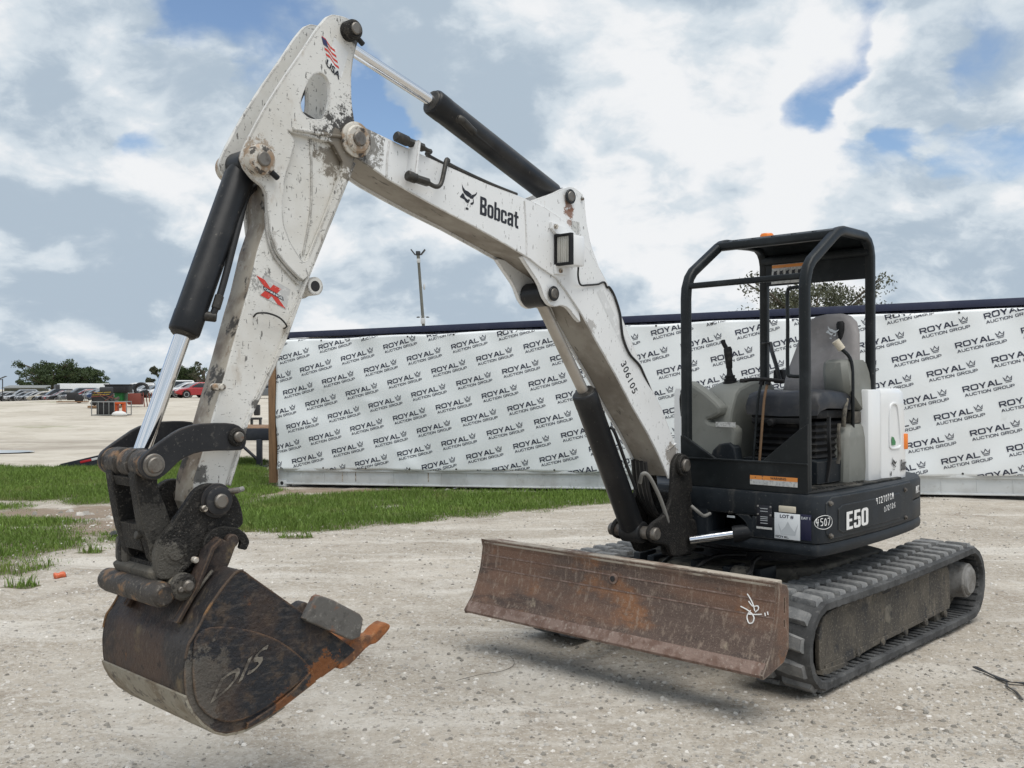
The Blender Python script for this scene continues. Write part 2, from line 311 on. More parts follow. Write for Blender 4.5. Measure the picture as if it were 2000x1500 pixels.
def loft(name, rings, mat, parent, smooth=40, cap=True):
    n = len(rings[0]); V = [p for r in rings for p in r]; F = []
    for k in range(len(rings)-1):
        for i in range(n):
            j = (i+1) % n; F.append((k*n+i, k*n+j, (k+1)*n+j, (k+1)*n+i))
    if cap: F.append(tuple(range(n))[::-1]); F.append(tuple((len(rings)-1)*n+i for i in range(n)))
    me = mesh_of(V, F); bm = bmesh.new(); bm.from_mesh(me); bpy.data.meshes.remove(me)
    return link(name, bm_mesh(bm), mat, parent, smooth)
def join_meshes(ms):
    bm = bmesh.new()
    for m in ms: bm.from_mesh(m)
    for m in ms: bpy.data.meshes.remove(m)
    me = bpy.data.meshes.new('j'); bm.to_mesh(me); bm.free(); return me
# flat print
def text_flat(s, bold=.0, space=1.):
    cu = bpy.data.curves.new('t', 'FONT'); cu.body = s; cu.size = 1; cu.offset = bold; cu.space_character = space; cu.resolution_u = 3; cu.fill_mode = 'FRONT'
    o = bpy.data.objects.new('t', cu); me = bpy.data.meshes.new_from_object(o); bpy.data.objects.remove(o); bpy.data.curves.remove(cu)
    V = np.array([v.co[:2] for v in me.vertices]); F = [tuple(p.vertices) for p in me.polygons]; bpy.data.meshes.remove(me)
    mn, mx = V.min(0), V.max(0); return (V-mn)/(mx-mn), F
def poly_flat(loops):
    me = outline_mesh(loops, .0005, .00001); V, F, idx = [], [], {}
    for p in me.polygons:
        if p.normal.z > .9:
            f = []
            for i in p.vertices:
                if i not in idx: idx[i] = len(V); V.append(me.vertices[i].co[:2])
                f.append(idx[i])
            F.append(tuple(f))
    bpy.data.meshes.remove(me); return np.array(V), F
def rrect(x0, y0, x1, y1, r): return [(x0, y0+r), (x0, y1-r), (x0+r*.3, y1-r*.3), (x0+r, y1), (x1-r, y1), (x1-r*.3, y1-r*.3), (x1, y1-r), (x1, y0+r), (x1-r*.3, y0+r*.3), (x1-r, y0), (x0+r, y0), (x0+r*.3, y0+r*.3)]
WIDE = {  # extended capitals, cap height 1
 'R': (1.2, [[(0, 0), (0, 1), (.95, 1), (1.15, .85), (1.15, .5), (.98, .36), (.85, .34), (1.2, 0), (.9, 0), (.58, .33), (.22, .33), (.22, 0)], [(.22, .53), (.22, .8), (.88, .8), (.93, .75), (.93, .58), (.88, .53)]]),
 'O': (1.25, [rrect(0, 0, 1.25, 1, .24), rrect(.22, .2, 1.03, .8, .1)]),
 'Y': (1.2, [[(.48, 0), (.48, .36), (0, 1), (.28, 1), (.6, .56), (.92, 1), (1.2, 1), (.72, .36), (.72, 0)]]),
 'A': (1.3, [[(0, 0), (.5, 1), (.8, 1), (1.3, 0), (1.04, 0), (.93, .22), (.37, .22), (.26, 0)], [(.47, .41), (.83, .41), (.65, .77)]]),
 'L': (1.0, [[(0, 0), (0, 1), (.22, 1), (.22, .2), (1., .2), (1., 0)]]),
 'U': (1.15, [[(0, 1), (.22, 1), (.22, .3), (.3, .2), (.85, .2), (.93, .3), (.93, 1), (1.15, 1), (1.15, .2), (.95, 0), (.2, 0), (0, .2)]]),
 'C': (1.15, [[(1.15, .68), (1.15, .82), (.97, 1), (.2, 1), (0, .8), (0, .2), (.2, 0), (.97, 0), (1.15, .18), (1.15, .32), (.93, .32), (.93, .2), (.3, .2), (.22, .28), (.22, .72), (.3, .8), (.93, .8), (.93, .68)]]),
 'T': (1.06, [[(.42, 0), (.42, .8), (0, .8), (0, 1), (1.06, 1), (1.06, .8), (.64, .8), (.64, 0)]]),
 'I': (.22, [[(0, 0), (0, 1), (.22, 1), (.22, 0)]]),
 'N': (1.15, [[(0, 0), (0, 1), (.25, 1), (.93, .32), (.93, 1), (1.15, 1), (1.15, 0), (.9, 0), (.22, .68), (.22, 0)]]),
 'G': (1.15, [[(1.15, .72), (1.15, .82), (.97, 1), (.2, 1), (0, .8), (0, .2), (.2, 0), (.97, 0), (1.15, .18), (1.15, .55), (.6, .55), (.6, .37), (.93, .37), (.93, .2), (.3, .2), (.22, .28), (.22, .72), (.3, .8), (.93, .8), (.93, .72)]]),
 'P': (1.15, [[(0, 0), (0, 1), (.95, 1), (1.15, .83), (1.15, .47), (.95, .3), (.22, .3), (.22, 0)], [(.22, .5), (.22, .8), (.88, .8), (.93, .75), (.93, .55), (.88, .5)]]), ' ': (.5, [])}
NARROW = {  # heavy condensed
 'B': (.5, [[(0, 0), (0, 1), (.36, 1), (.45, .96), (.48, .88), (.48, .62), (.40, .52), (.5, .42), (.5, .12), (.47, .04), (.38, 0)], [(.17, .60), (.17, .84), (.28, .84), (.31, .80), (.31, .64), (.28, .60)], [(.17, .16), (.17, .42), (.29, .42), (.32, .38), (.32, .20), (.29, .16)]]),
 'o': (.46, [rrect(0, 0, .46, .74, .15), rrect(.165, .14, .295, .60, .05)]),
 'b': (.46, [[(0, 0), (0, 1), (.17, 1), (.17, .70), (.26, .75), (.36, .74), (.44, .69), (.46, .62), (.46, .12), (.44, .05), (.36, 0), (.25, -.01), (.16, .05), (.16, 0)], [(.17, .14), (.17, .60), (.25, .62), (.29, .57), (.29, .17), (.25, .12)]]),
 'c': (.46, [[(.46, .46), (.46, .60), (.43, .69), (.34, .74), (.12, .74), (.03, .70), (0, .62), (0, .12), (.03, .04), (.12, 0), (.34, 0), (.43, .04), (.46, .12), (.46, .28), (.30, .28), (.30, .14), (.17, .14), (.17, .60), (.30, .60), (.30, .46)]]),
 'a': (.46, [[(.30, 0), (.30, .06), (.2, -.01), (.1, 0), (.02, .04), (0, .1), (0, .30), (.08, .42), (.29, .48), (.29, .58), (.26, .61), (.19, .61), (.17, .58), (.17, .50), (.01, .50), (.01, .62), (.04, .70), (.12, .74), (.34, .74), (.43, .71), (.46, .64), (.46, 0)], [(.17, .15), (.17, .27), (.29, .34), (.29, .17), (.24, .12)]]),
 't': (.36, [[(.08, .12), (.08, .58), (0, .58), (0, .72), (.08, .72), (.08, .92), (.25, .92), (.25, .72), (.36, .72), (.36, .58), (.25, .58), (.25, .16), (.36, .15), (.36, 0), (.17, 0)]]),
 'E': (.43, [[(0, 0), (0, 1), (.42, 1), (.42, .84), (.18, .84), (.18, .58), (.38, .58), (.38, .43), (.18, .43), (.18, .16), (.43, .16), (.43, 0)]]),
 '5': (.47, [[(0, .12), (.03, .04), (.1, 0), (.36, 0), (.44, .04), (.47, .11), (.47, .52), (.44, .60), (.37, .63), (.19, .62), (.2, .84), (.44, .84), (.44, 1), (.04, 1), (.02, .46), (.18, .46), (.22, .49), (.28, .49), (.3, .46), (.3, .17), (.27, .14), (.2, .14), (.17, .17), (.17, .3), (0, .3)]]),
 '0': (.48, [rrect(0, 0, .48, 1, .14), rrect(.17, .15, .31, .85, .05)])}
def glyphs(s, table, gap, thin=0.):
    x, loops = 0., []
    for ch in s:
        w, ls = table[ch]; loops += [[(a+x, b_) for a, b_ in l] for l in ls]; x += w+gap
    me = outline_mesh(loops, .0005, .00001, shrink=thin); V, F, idx_ = [], [], {}
    for p in me.polygons:
        if p.normal.z > .9:
            f = []
            for i in p.vertices:
                if i not in idx_: idx_[i] = len(V); V.append(me.vertices[i].co[:2])
                f.append(idx_[i])
            F.append(tuple(f))
    bpy.data.meshes.remove(me); V = np.array(V); mn, mx = V.min(0), V.max(0); return (V-mn)/(mx-mn), F
def flat_place(VF, o, x, y): 
    """map unit-square artwork: o + x*X + y*Y"""
    V, F = VF; o, x, y = (np.array(k, float) for k in (o, x, y))
    return [tuple(o+x*a+y*b) for a, b in V], F
def printed(name, items, mat, parent):
    V, F = [], []
    for v, f in items:
        k = len(V); V += v; F += [tuple(i+k for i in q) for q in f]
    return link(name, mesh_of(V, F), mat, parent, 0)
def uz(p, v): return (p[0], v, p[1])
def side_print(name, art, p_bl, p_br, p_tl, v, mat, parent):
    """artwork on a plane of constant v; corners given as (u,z)"""
    return printed(name, [flat_place(art, uz(p_bl, v), (p_br[0]-p_bl[0], 0, p_br[1]-p_bl[1]), (p_tl[0]-p_bl[0], 0, p_tl[1]-p_bl[1]))], mat, parent)
SQ = (np.array([(0, 0), (1, 0), (1, 1), (0, 1)], float), [(0, 1, 2, 3)])
def thing(name, label, cat, loc=(0, 0, 0), rz=0., group=None):
    o = bpy.data.objects.new(name, None); COL.objects.link(o); o.location = loc; o.rotation_euler = (0, 0, rz)
    o.empty_display_size = .1; return tag(o, label, cat, group)
def tag(o, label, cat, group=None):
    o['label'] = label; o['category'] = cat
    if group: o['group'] = group
    return o
def sstep(x, a, b):
    t = np.clip((np.asarray(x, float)-a)/(b-a), 0, 1); return t*t*(3-2*t)

# ================================================================== the setting: ground
def vnoise(x, y, s, seed=0):
    """cheap smooth value noise for terrain and scatter masks"""
    x = np.asarray(x, float)*s; y = np.asarray(y, float)*s
    xi, yi = np.floor(x), np.floor(y); fx, fy = x-xi, y-yi; fx = fx*fx*(3-2*fx); fy = fy*fy*(3-2*fy)
    def hsh(a, b): 
        v = np.sin(a*127.1+b*311.7+seed*74.7)*43758.5453; return v-np.floor(v)
    return (hsh(xi, yi)*(1-fx)+hsh(xi+1, yi)*fx)*(1-fy)+(hsh(xi, yi+1)*(1-fx)+hsh(xi+1, yi+1)*fx)*fy
def fbm(x, y, s, seed=0, o=4): return sum(vnoise(x, y, s*2**k, seed+k*7)*.5**k for k in range(o))/(2-.5**(o-1))
def zg(x, y):
    x = np.asarray(x, float); y = np.asarray(y, float)
    dip = -.25*(1-sstep(x, -6, 7.5)*.92)*sstep(y, 9, 15.5)
    return dip+.95*np.exp(-((x+29)**2+(y-92)**2)/(2*20**2))
RUTS = ((-2.0, -6.0, 13.2, .010), (-2.0, -6.0, 14.9, .010), (9.0, 14.0, 12.6, .008), (9.0, 14.0, 14.2, .008), (-9.0, 2.0, 8.6, .007), (-9.0, 2.0, 10.1, .007))
def rutmask(x, y):
    m_ = 0
    for cx0, cy0, rr, am in RUTS:
        q = np.hypot(np.asarray(x)-cx0, np.asarray(y)-cy0)-rr; m_ = np.maximum(m_, np.exp(-(q/.20)**4)*np.clip(2.2*(fbm(x, y, .6, int(rr*10))-.28), 0, 1))
    return m_
def zfine(x, y):
    d = np.hypot(np.asarray(x)-1.6, np.asarray(y)-6.4)
    a = .004+.016*sstep(d, 1.6, 4)
    rut = 0
    for cx0, cy0, rr, am in ((-2.0, -6.0, 13.2, .010), (-2.0, -6.0, 14.9, .010), (9.0, 14.0, 12.6, .008), (9.0, 14.0, 14.2, .008), (-9.0, 2.0, 8.6, .007), (-9.0, 2.0, 10.1, .007)):
        q = np.hypot(np.asarray(x)-cx0, np.asarray(y)-cy0)-rr; rut = rut-am*np.exp(-(q/.16)**4)*(.4+1.1*fbm(x, y, .7, int(rr*10)))+am*.6*np.exp(-((np.abs(q)-.25)/.08)**2)
    return zg(x, y)+rut+(fbm(x, y, .9, 3)-.5)*2*a+(fbm(x, y, 4.5, 11)-.5)*.022+(fbm(x, y, 11, 19, 2)-.5)*.008
def inpoly(x, y, poly):
    x = np.asarray(x, float); y = np.asarray(y, float); c = np.zeros(x.shape, bool); n = len(poly)
    for i in range(n):
        (x1, y1), (x2, y2) = poly[i], poly[i-1]
        if y1 == y2: continue
        c ^= ((y1 > y) != (y2 > y)) & (x < (x2-x1)*(y-y1)/(y2-y1)+x1)
    return c
GRASS = [[(-30, 19), (-30, 23.4), (-11.9, 22.9), (-10.5, 22.9), (-9.3, 23.9), (-8.1, 24), (-6.7, 26), (-5.1, 21), (-4.1, 17.3), (-4.1, 15.4), (-4.9, 14.4), (-5.7, 14.5), (-6.1, 15.4), (-7.9, 16.2), (-12, 15.5)],
         [(-12, 15.5), (-7.9, 15.6), (-7.2, 14.4), (-6.06, 13.1), (-5.41, 12.4), (-4.49, 10.2), (-4.31, 9.7), (-4.42, 9.2), (-4.9, 8.75), (-7, 9.2), (-10, 10)],
         [(-4.8, 8.7), (-4.35, 8.93), (-4.25, 9.1), (-4.12, 8.57), (-4.28, 8.2), (-4.8, 8.0)],
         [(-4.6, 10.9), (-4.7, 11.5), (-4.4, 11.6), (-3.8, 10.0), (-4.2, 10.05)],
         [(-4.4, 15.4), (-3.78, 16.5), (-2.6, 17.0), (-.9, 16.7), (1.6, 15.8), (3.6, 15.0), (3.2, 14.4), (1.54, 14.6), (.74, 14.2), (-.27, 13.1), (-.96, 12.3), (-1.81, 11.6), (-2.53, 11.1), (-3.1, 11.1), (-3.9, 12.2), (-4.6, 13.6)],
         [(-3.98, 7.72), (-3.80, 7.72), (-3.76, 7.9), (-3.95, 7.95)], [(-4.15, 9.35), (-3.9, 9.35), (-3.95, 9.55), (-4.12, 9.55)], [(-2.5, 10.45), (-2.1, 10.5), (-2.2, 10.7), (-2.5, 10.7)]]
def turf(x, y):
    x = np.asarray(x, float); y = np.asarray(y, float)
    wx = x+(fbm(x, y, 1.6, 21)-.5)*.9; wy = y+(fbm(x, y, 1.6, 33)-.5)*1.1
    m = np.zeros(x.shape)
    for i, g in enumerate(GRASS):
        q = sum(inpoly((wx if i < 5 else x)+dx, (wy if i < 5 else y)+dy, g)*.2 for dx, dy in ((0, 0), (.22, 0), (-.22, 0), (0, .35), (0, -.35))) if i < 5 else inpoly(x, y, g)*1.
        m = np.maximum(m, q)
    n = fbm(x, y, 1.1, 55)
    m = m*np.where(np.asarray(y) > 0, np.clip((n-.12)*5, 0, 1), 0)
    bare = np.exp(-(((x+6.2)/1.5)**2+((y-14.1)/.75)**2))*1.5+np.exp(-(((x+4.75)/.5)**2+((y-12.2)/1.0)**2))
    strip = np.exp(-((y-(16.9-(x+1)*.36))/.35)**2)*(fbm(x, y, 1.4, 77) > .5)*(x > -4.2)
    return m*(1-np.clip(bare, 0, 1))*(1-.8*strip)
def axis(a, b, step, far, g=1.13):
    c = list(np.arange(a, b+1e-6, step)); s = step
    while c[-1] < far: s *= g; c.append(c[-1]+s)
    s = step; lo = [a]
    while lo[-1] > -far: s *= g; lo.append(lo[-1]-s)
    return np.array(lo[:0:-1]+c)
gx = axis(-6.5, 4.5, .055, 1500); gy = axis(3.6, 12, .05, 1800, 1.05)
GX, GY = np.meshgrid(gx, gy); GZ = zfine(GX, GY); nx = len(gx); ny = len(gy)
idx = np.arange(nx*ny).reshape(ny, nx)
gf = np.stack([idx[:-1, :-1], idx[:-1, 1:], idx[1:, 1:], idx[1:, :-1]], -1).reshape(-1, 4)
gme = bpy.data.meshes.new('ground'); gme.from_pydata(np.stack([GX, GY, GZ], -1).reshape(-1, 3).tolist(), [], gf.tolist())
at = gme.attributes.new('turf', 'FLOAT', 'POINT'); at.data.foreach_set('value', turf(GX, GY).reshape(-1).astype(np.float32))
at2 = gme.attributes.new('rut', 'FLOAT', 'POINT'); at2.data.foreach_set('value', rutmask(GX, GY).reshape(-1).astype(np.float32))
m = bpy.data.materials.new('crushed_shell_ground'); m.use_nodes = True; t = m.node_tree; t.nodes.clear(); b = NB(t)
pos = b.n('ShaderNodeNewGeometry').outputs['Position']; sx = b.n('ShaderNodeSeparateXYZ'); b.put(sx.inputs[0], pos)
c = b.mix(b.ramp(b.noise(pos, .8, 6, .6), .36, .66), (.335, .291, .234), (.450, .402, .337))
streak = b.noise(b.vm('MULTIPLY', b.vm('ADD', pos, b.scale(b.vm('SUBTRACT', pos, (0, 14, 0)), 0)), (.35, 1.5, 1)), 1.0, 5, .6, 1.2)
c = b.mix(b.math('MULTIPLY', b.ramp(streak, .50, .66), .70), c, (.60, .565, .505))
c = b.mix(b.math('MULTIPLY', b.ramp(b.noise(pos, 1.7, 6, .65, .6), .54, .70), .62), c, (.235, .190, .145))
c = b.mix(b.math('MULTIPLY', b.ramp(b.noise(pos, 14, 6, .75), .47, .66), .55), c, (.60, .57, .52))
c = b.mix(b.math('MULTIPLY', b.ramp(b.noise(pos, 48, 5, .75), .53, .64), .62), c, (.68, .655, .61))
c = b.mix(b.math('MULTIPLY', b.ramp(b.noise(b.vm('ADD', pos, (9, 4, 0)), 40, 5, .75), .53, .64), .66), c, (.20, .175, .145))
c = b.mix(b.math('MULTIPLY', b.n('ShaderNodeAttribute', attribute_name='rut').outputs['Fac'], b.ramp(b.noise(pos, 3.5, 6, .7), .35, .62, .15, .6)), c, (.56, .525, .465))
sand = b.mix(b.ramp(b.noise(b.vm('MULTIPLY', pos, (1, 1, 1)), .16, 7, .66), .36, .64), (.47, .425, .352), (.57, .525, .448))
sand = b.mix(b.math('MULTIPLY', b.ramp(b.noise(b.vm('MULTIPLY', pos, (.8, 1, 1)), .55, 8, .72, .8), .50, .64), .62), sand, (.37, .325, .26))
sand = b.mix(b.math('MULTIPLY', b.ramp(b.noise(pos, 2.4, 6, .75), .54, .66), .5), sand, (.66, .62, .55))
sand = b.mix(b.math('MULTIPLY', b.ramp(b.noise(b.vm('ADD', pos, (40, 9, 0)), .09, 8, .7, 1.), .56, .64), .6), sand, (.20, .20, .10))
wet = b.math('MULTIPLY', b.ramp(sx.outputs[1], 25, 30), b.ramp(sx.outputs[1], 40, 33))
sand = b.mix(b.math('MULTIPLY', wet, b.ramp(b.noise(b.vm('MULTIPLY', pos, (.45, .9, 1)), .5, 8, .72), .40, .64)), sand, (.33, .29, .24))
c = b.mix(b.ramp(b.math('ADD', sx.outputs[1], b.math('MULTIPLY', b.noise(pos, .5), 4)), 21, 27), c, sand)
soilc = b.mix(b.noise(pos, 7, 6, .65), (.25, .165, .10), (.13, .095, .065))
def spot_mask(cx0, cy0, rx, ry):
    q_ = b.vm('MULTIPLY', b.vm('SUBTRACT', pos, (cx0, cy0, 0)), (1/rx, 1/ry, 0)); dd = b.vm('LENGTH', q_, out=1)
    return b.ramp(b.math('ADD', dd, b.math('MULTIPLY', b.math('SUBTRACT', b.noise(pos, 1.6, 6, .65), .5), 1.6)), 1.15, .6)
for cx0, cy0, rx, ry in ((-6.2, 14.2, 1.9, 1.1), (-4.8, 12.2, .75, 1.5), (-3.6, 17.2, 1.2, .6), (-1.2, 17.0, 2.2, .5), (1.6, 15.9, 2.2, .45)):
    c = b.mix(b.math('MULTIPLY', spot_mask(cx0, cy0, rx, ry), .72), c, soilc)
tu = b.n('ShaderNodeAttribute', attribute_name='turf').outputs['Fac']
dirt = b.mix(b.noise(pos, 9, 5, .6), (.075, .075, .032), (.15, .125, .07))
c = b.mix(b.math('MULTIPLY', b.ramp(tu, .05, .7), .85), c, dirt)
p = b.n('ShaderNodeBsdfPrincipled'); b.put(p.inputs['Base Color'], c); p.inputs['Roughness'].default_value = .92; p.inputs['Specular IOR Level'].default_value = .25
nrm = None
for sc, st, ds in ((5, .35, .05), (32, .55, .02), (120, .6, .006)):
    bn = b.n('ShaderNodeBump'); bn.inputs['Strength'].default_value = st; bn.inputs['Distance'].default_value = ds; b.put(bn.inputs['Height'], b.noise(pos, sc, 6, .68))
    if nrm is not None: b.put(bn.inputs['Normal'], nrm)
    nrm = bn.outputs[0]
b.put(p.inputs['Normal'], nrm)
o_ = b.n('ShaderNodeOutputMaterial'); b.put(o_.inputs[0], p.outputs[0]); MATS['ground'] = m
ground = link('ground', gme, 'ground', None, 0); gme.shade_smooth(); ground['kind'] = 'structure'

# loose stones, too many to count
def scatter_stones(name, n, area, smin, smax, pw, mat, dens=None):
    x = rng.uniform(area[0], area[1], n*3)
    y = area[2]+(area[3]-area[2])*rng.uniform(0, 1, n*3)**1.7
    x = x*(y/area[3]*.75+.25) if area[4] else x
    k = rng.uniform(0, 1, n*3) < (dens(x, y) if dens else 1.1); x, y = x[k][:n], y[k][:n]; n = len(x)
    s = smin+(smax-smin)*rng.uniform(0, 1, n)**pw
    base = np.array([(1, 0, 0), (.35, .9, .1), (-.75, .6, 0), (-.8, -.6, .05), (.3, -.95, 0), (.45, .25, .75), (-.4, .3, .8), (-.05, -.5, .72), (0, 0, -.5)])
    F0 = [(0, 1, 5), (1, 6, 5), (1, 2, 6), (2, 3, 6), (3, 7, 6), (3, 4, 7), (4, 0, 7), (0, 5, 7), (5, 6, 7), (1, 0, 8), (2, 1, 8), (3, 2, 8), (4, 3, 8), (0, 4, 8)]
    V = base[None]*rng.uniform(.65, 1.25, (n, 9, 3)); a = rng.uniform(0, 6.28, n); ca, sa = np.cos(a), np.sin(a)
    X = V[..., 0]*ca[:, None]-V[..., 1]*sa[:, None]; Y = V[..., 0]*sa[:, None]+V[..., 1]*ca[:, None]; Z = V[..., 2]*rng.uniform(.5, .95, (n, 1))
    P = np.stack([X*s[:, None]+x[:, None], Y*s[:, None]+y[:, None], Z*s[:, None]+zfine(x, y)[:, None]], -1).reshape(-1, 3)
    F = (np.array(F0)[None]+9*np.arange(n)[:, None, None]).reshape(-1, 3)
    me = bpy.data.meshes.new(name); me.from_pydata(P.tolist(), [], F.tolist())
    a_ = me.attributes.new('tone', 'FLOAT', 'POINT'); a_.data.foreach_set('value', np.repeat(rng.uniform(0, 1, n)**1.6, 9).astype(np.float32))
    return link(name, me, mat, None, 0)
M('stone', ((.20, .185, .16), (.70, .67, .62)), .88, attr='tone', layers=[((.15, .14, .13), 60, .6, .72, .5)], bump=[(150, .2)])
def sden(x, y): return np.clip(.25+1.6*(fbm(x, y, .55, 91)-.35), .05, 1)
st = scatter_stones('loose_gravel', 70000, (-7.0, 7.0, 3.7, 15, 1), .0025, .018, 9.0, 'stone', sden)
st['kind'] = 'stuff'; tag(st, 'pale loose gravel and shell fragments strewn over the yard', 'gravel')
rub = scatter_stones('rubble', 420, (-7.5, 3.5, 8.2, 17.3, 0), .02, .09, 4.0, 'stone', lambda x, y: np.clip(np.exp(-(((x+5.6)/1.6)**2+((y-13.4)/1.8)**2))+1.2*np.exp(-((y-(17.0-(x+1)*.37))/.3)**2)*(x > -4.4), 0, 1))
rub['kind'] = 'stuff'; tag(rub, 'pale rubble and stone chunks lying among the grass', 'rubble')

# grass, one mass
def grass(name, n, area, hmin, hmax, wid, mat):
    x = rng.uniform(area[0], area[1], n*2); y = rng.uniform(area[2], area[3], n*2)
    tf = turf(x, y); k = rng.uniform(0, 1, n*2) < tf*np.clip(.30+1.3*fbm(x, y, 2.2, 101), 0, 1); x, y, tf = x[k], y[k], tf[k]; n = len(x)
    hh = (hmin+(hmax-hmin)*rng.uniform(0, 1, n)**2)*(.45+.85*fbm(x, y, .9, 131))*np.clip(tf*1.2, .3, 1); a = rng.uniform(0, 6.28, n); w = wid*rng.uniform(.6, 1.3, n)
    bx, by = np.cos(a), np.sin(a); lean = hh*rng.uniform(.1, .75, n); la = rng.uniform(0, 6.28, n); lx, ly = np.cos(la)*lean, np.sin(la)*lean
    z = zfine(x, y)-.005
    P = np.stack([np.stack([x-bx*w, y-by*w, z], -1), np.stack([x+bx*w, y+by*w, z], -1),
                  np.stack([x+lx*.35-bx*w*.7, y+ly*.35-by*w*.7, z+hh*.6], -1), np.stack([x+lx*.35+bx*w*.7, y+ly*.35+by*w*.7, z+hh*.6], -1),
                  np.stack([x+lx, y+ly, z+hh*.97], -1)], 1).reshape(-1, 3)
    F = (np.array([(0, 1, 3), (0, 3, 2), (2, 3, 4)])[None]+5*np.arange(n)[:, None, None]).reshape(-1, 3)
    me = bpy.data.meshes.new(name); me.from_pydata(P.tolist(), [], F.tolist())
    tone = np.clip(.25+.75*rng.uniform(0, 1, n)*fbm(x, y, .8, 17)*1.5, 0, 1)
    a_ = me.attributes.new('tone', 'FLOAT', 'POINT'); a_.data.foreach_set('value', np.repeat(tone, 5).astype(np.float32))
    return link(name, me, mat, None, 0)
M('grass_blade', ((.078, .130, .022), (.185, .290, .050)), .6, attr='tone', layers=[((.30, .26, .11), 1.2, .54, .72, .45), ((.26, .22, .10), 30, .60, .68, .5)], spec=.3)
g1 = grass('grass', 360000, (-13, 3.7, 7.6, 25.5), .035, .14, .0045, 'grass_blade'); g1['kind'] = 'stuff'
tag(g1, 'patchy green grass between the gravel yard and the container', 'grass')

# pool of standing water on the sandy lot
pw_ = chaikin([(-16.5, 26.9), (-13.9, 27.2), (-13.4, 28.0), (-14.2, 28.6), (-18, 28.5), (-18.5, 27.3)], 3)
M('water', (.36, .35, .32), .06, spec=.6)
pud = link('puddle', mesh_of([(x, y, float(zg(x, y))+.035) for x, y in pw_], [tuple(range(len(pw_)))]), 'water', None, 0); pud['kind'] = 'structure'

# ================================================================== the excavator (u forward, v to its left, z up)
MYAW = 226.37
EX = thing('excavator', 'white and black compact excavator with open canopy, raised boom and rusty blade', 'excavator', (1.600, 6.436, 0), R(MYAW))
def both(fn, v0, v1):
    """the same plate on both sides of the boom plane"""
    fn(v0, v1); fn(-v1, -v0)

# ---- undercarriage
def track_path(n_arc=26):
    cf, rf, cr, rr = (1.0, .252), .226, (-1.075, .268), .240
    P = []
    for i in range(n_arc+1): a = R(-90+183*i/n_arc); P.append((cf[0]+rf*math.cos(a), cf[1]+rf*math.sin(a)))
    for i in range(1, 24): 
        t_ = i/24; x0, z0 = P[n_arc]; x1, z1 = cr[0]+rr*math.cos(R(93)), cr[1]+rr*math.sin(R(93)); P.append((x0+(x1-x0)*t_, z0+(z1-z0)*t_-.014*math.sin(math.pi*t_)))
    for i in range(n_arc+1): a = R(93+172*i/n_arc); P.append((cr[0]+rr*math.cos(a), cr[1]+rr*math.sin(a)))
    x0, z0 = P[-1]
    for i, (x, z) in enumerate(((-.80, .027), (-.6, .026), (-.3, .026), (0, .026), (.3, .026), (.6, .026), (.85, .026))): P.append((x, z))
    return P
TP = track_path()
def resample(P, n):
    A = np.array(P+[P[0]]); L_ = np.r_[0, np.cumsum(np.hypot(*np.diff(A, axis=0).T))]; s = np.arange(n)*L_[-1]/n
    X = np.interp(s, L_, A[:, 0]); Z = np.interp(s, L_, A[:, 1])
    d = np.stack([np.roll(X, -1)-np.roll(X, 1), np.roll(Z, -1)-np.roll(Z, 1)], -1); d /= np.linalg.norm(d, axis=1)[:, None]
    return np.stack([X, Z], -1), d
def lug_mesh(kind):
    """one tread block; local x along the travel, y across, z outward"""
    if kind == 0: pl = [(-.046, -.076), (.022, -.076), (.036, -.01), (.046, .070), (-.022, .076), (-.036, .02)]
    else: pl = [(-.022, -.076), (.046, -.070), (.036, .01), (.024, .076), (-.044, .076), (-.036, -.01)]
    V, F = [], []
    for z, k in ((-.006, 1.12), (.016, 1.0), (.023, .86)):
        V += [(x*k, y*(1+(k-1)*.5), z) for x, y in pl]
    n = 6
    for r_ in range(2): F += [(r_*n+i, r_*n+(i+1) % n, (r_+1)*n+(i+1) % n, (r_+1)*n+i) for i in range(n)]
    F += [tuple(range(n))[::-1], tuple(2*n+i for i in range(n))]
    bm = bmesh.new(); me = mesh_of(V, F); bm.from_mesh(me); bpy.data.meshes.remove(me); me = bm_mesh(bm, 'tread_lug')
    me.materials.append(MATS['rubber_lug']); me.shade_smooth(); me.set_sharp_from_angle(angle=R(28)); return me
LUG = [lug_mesh(0), lug_mesh(1)]
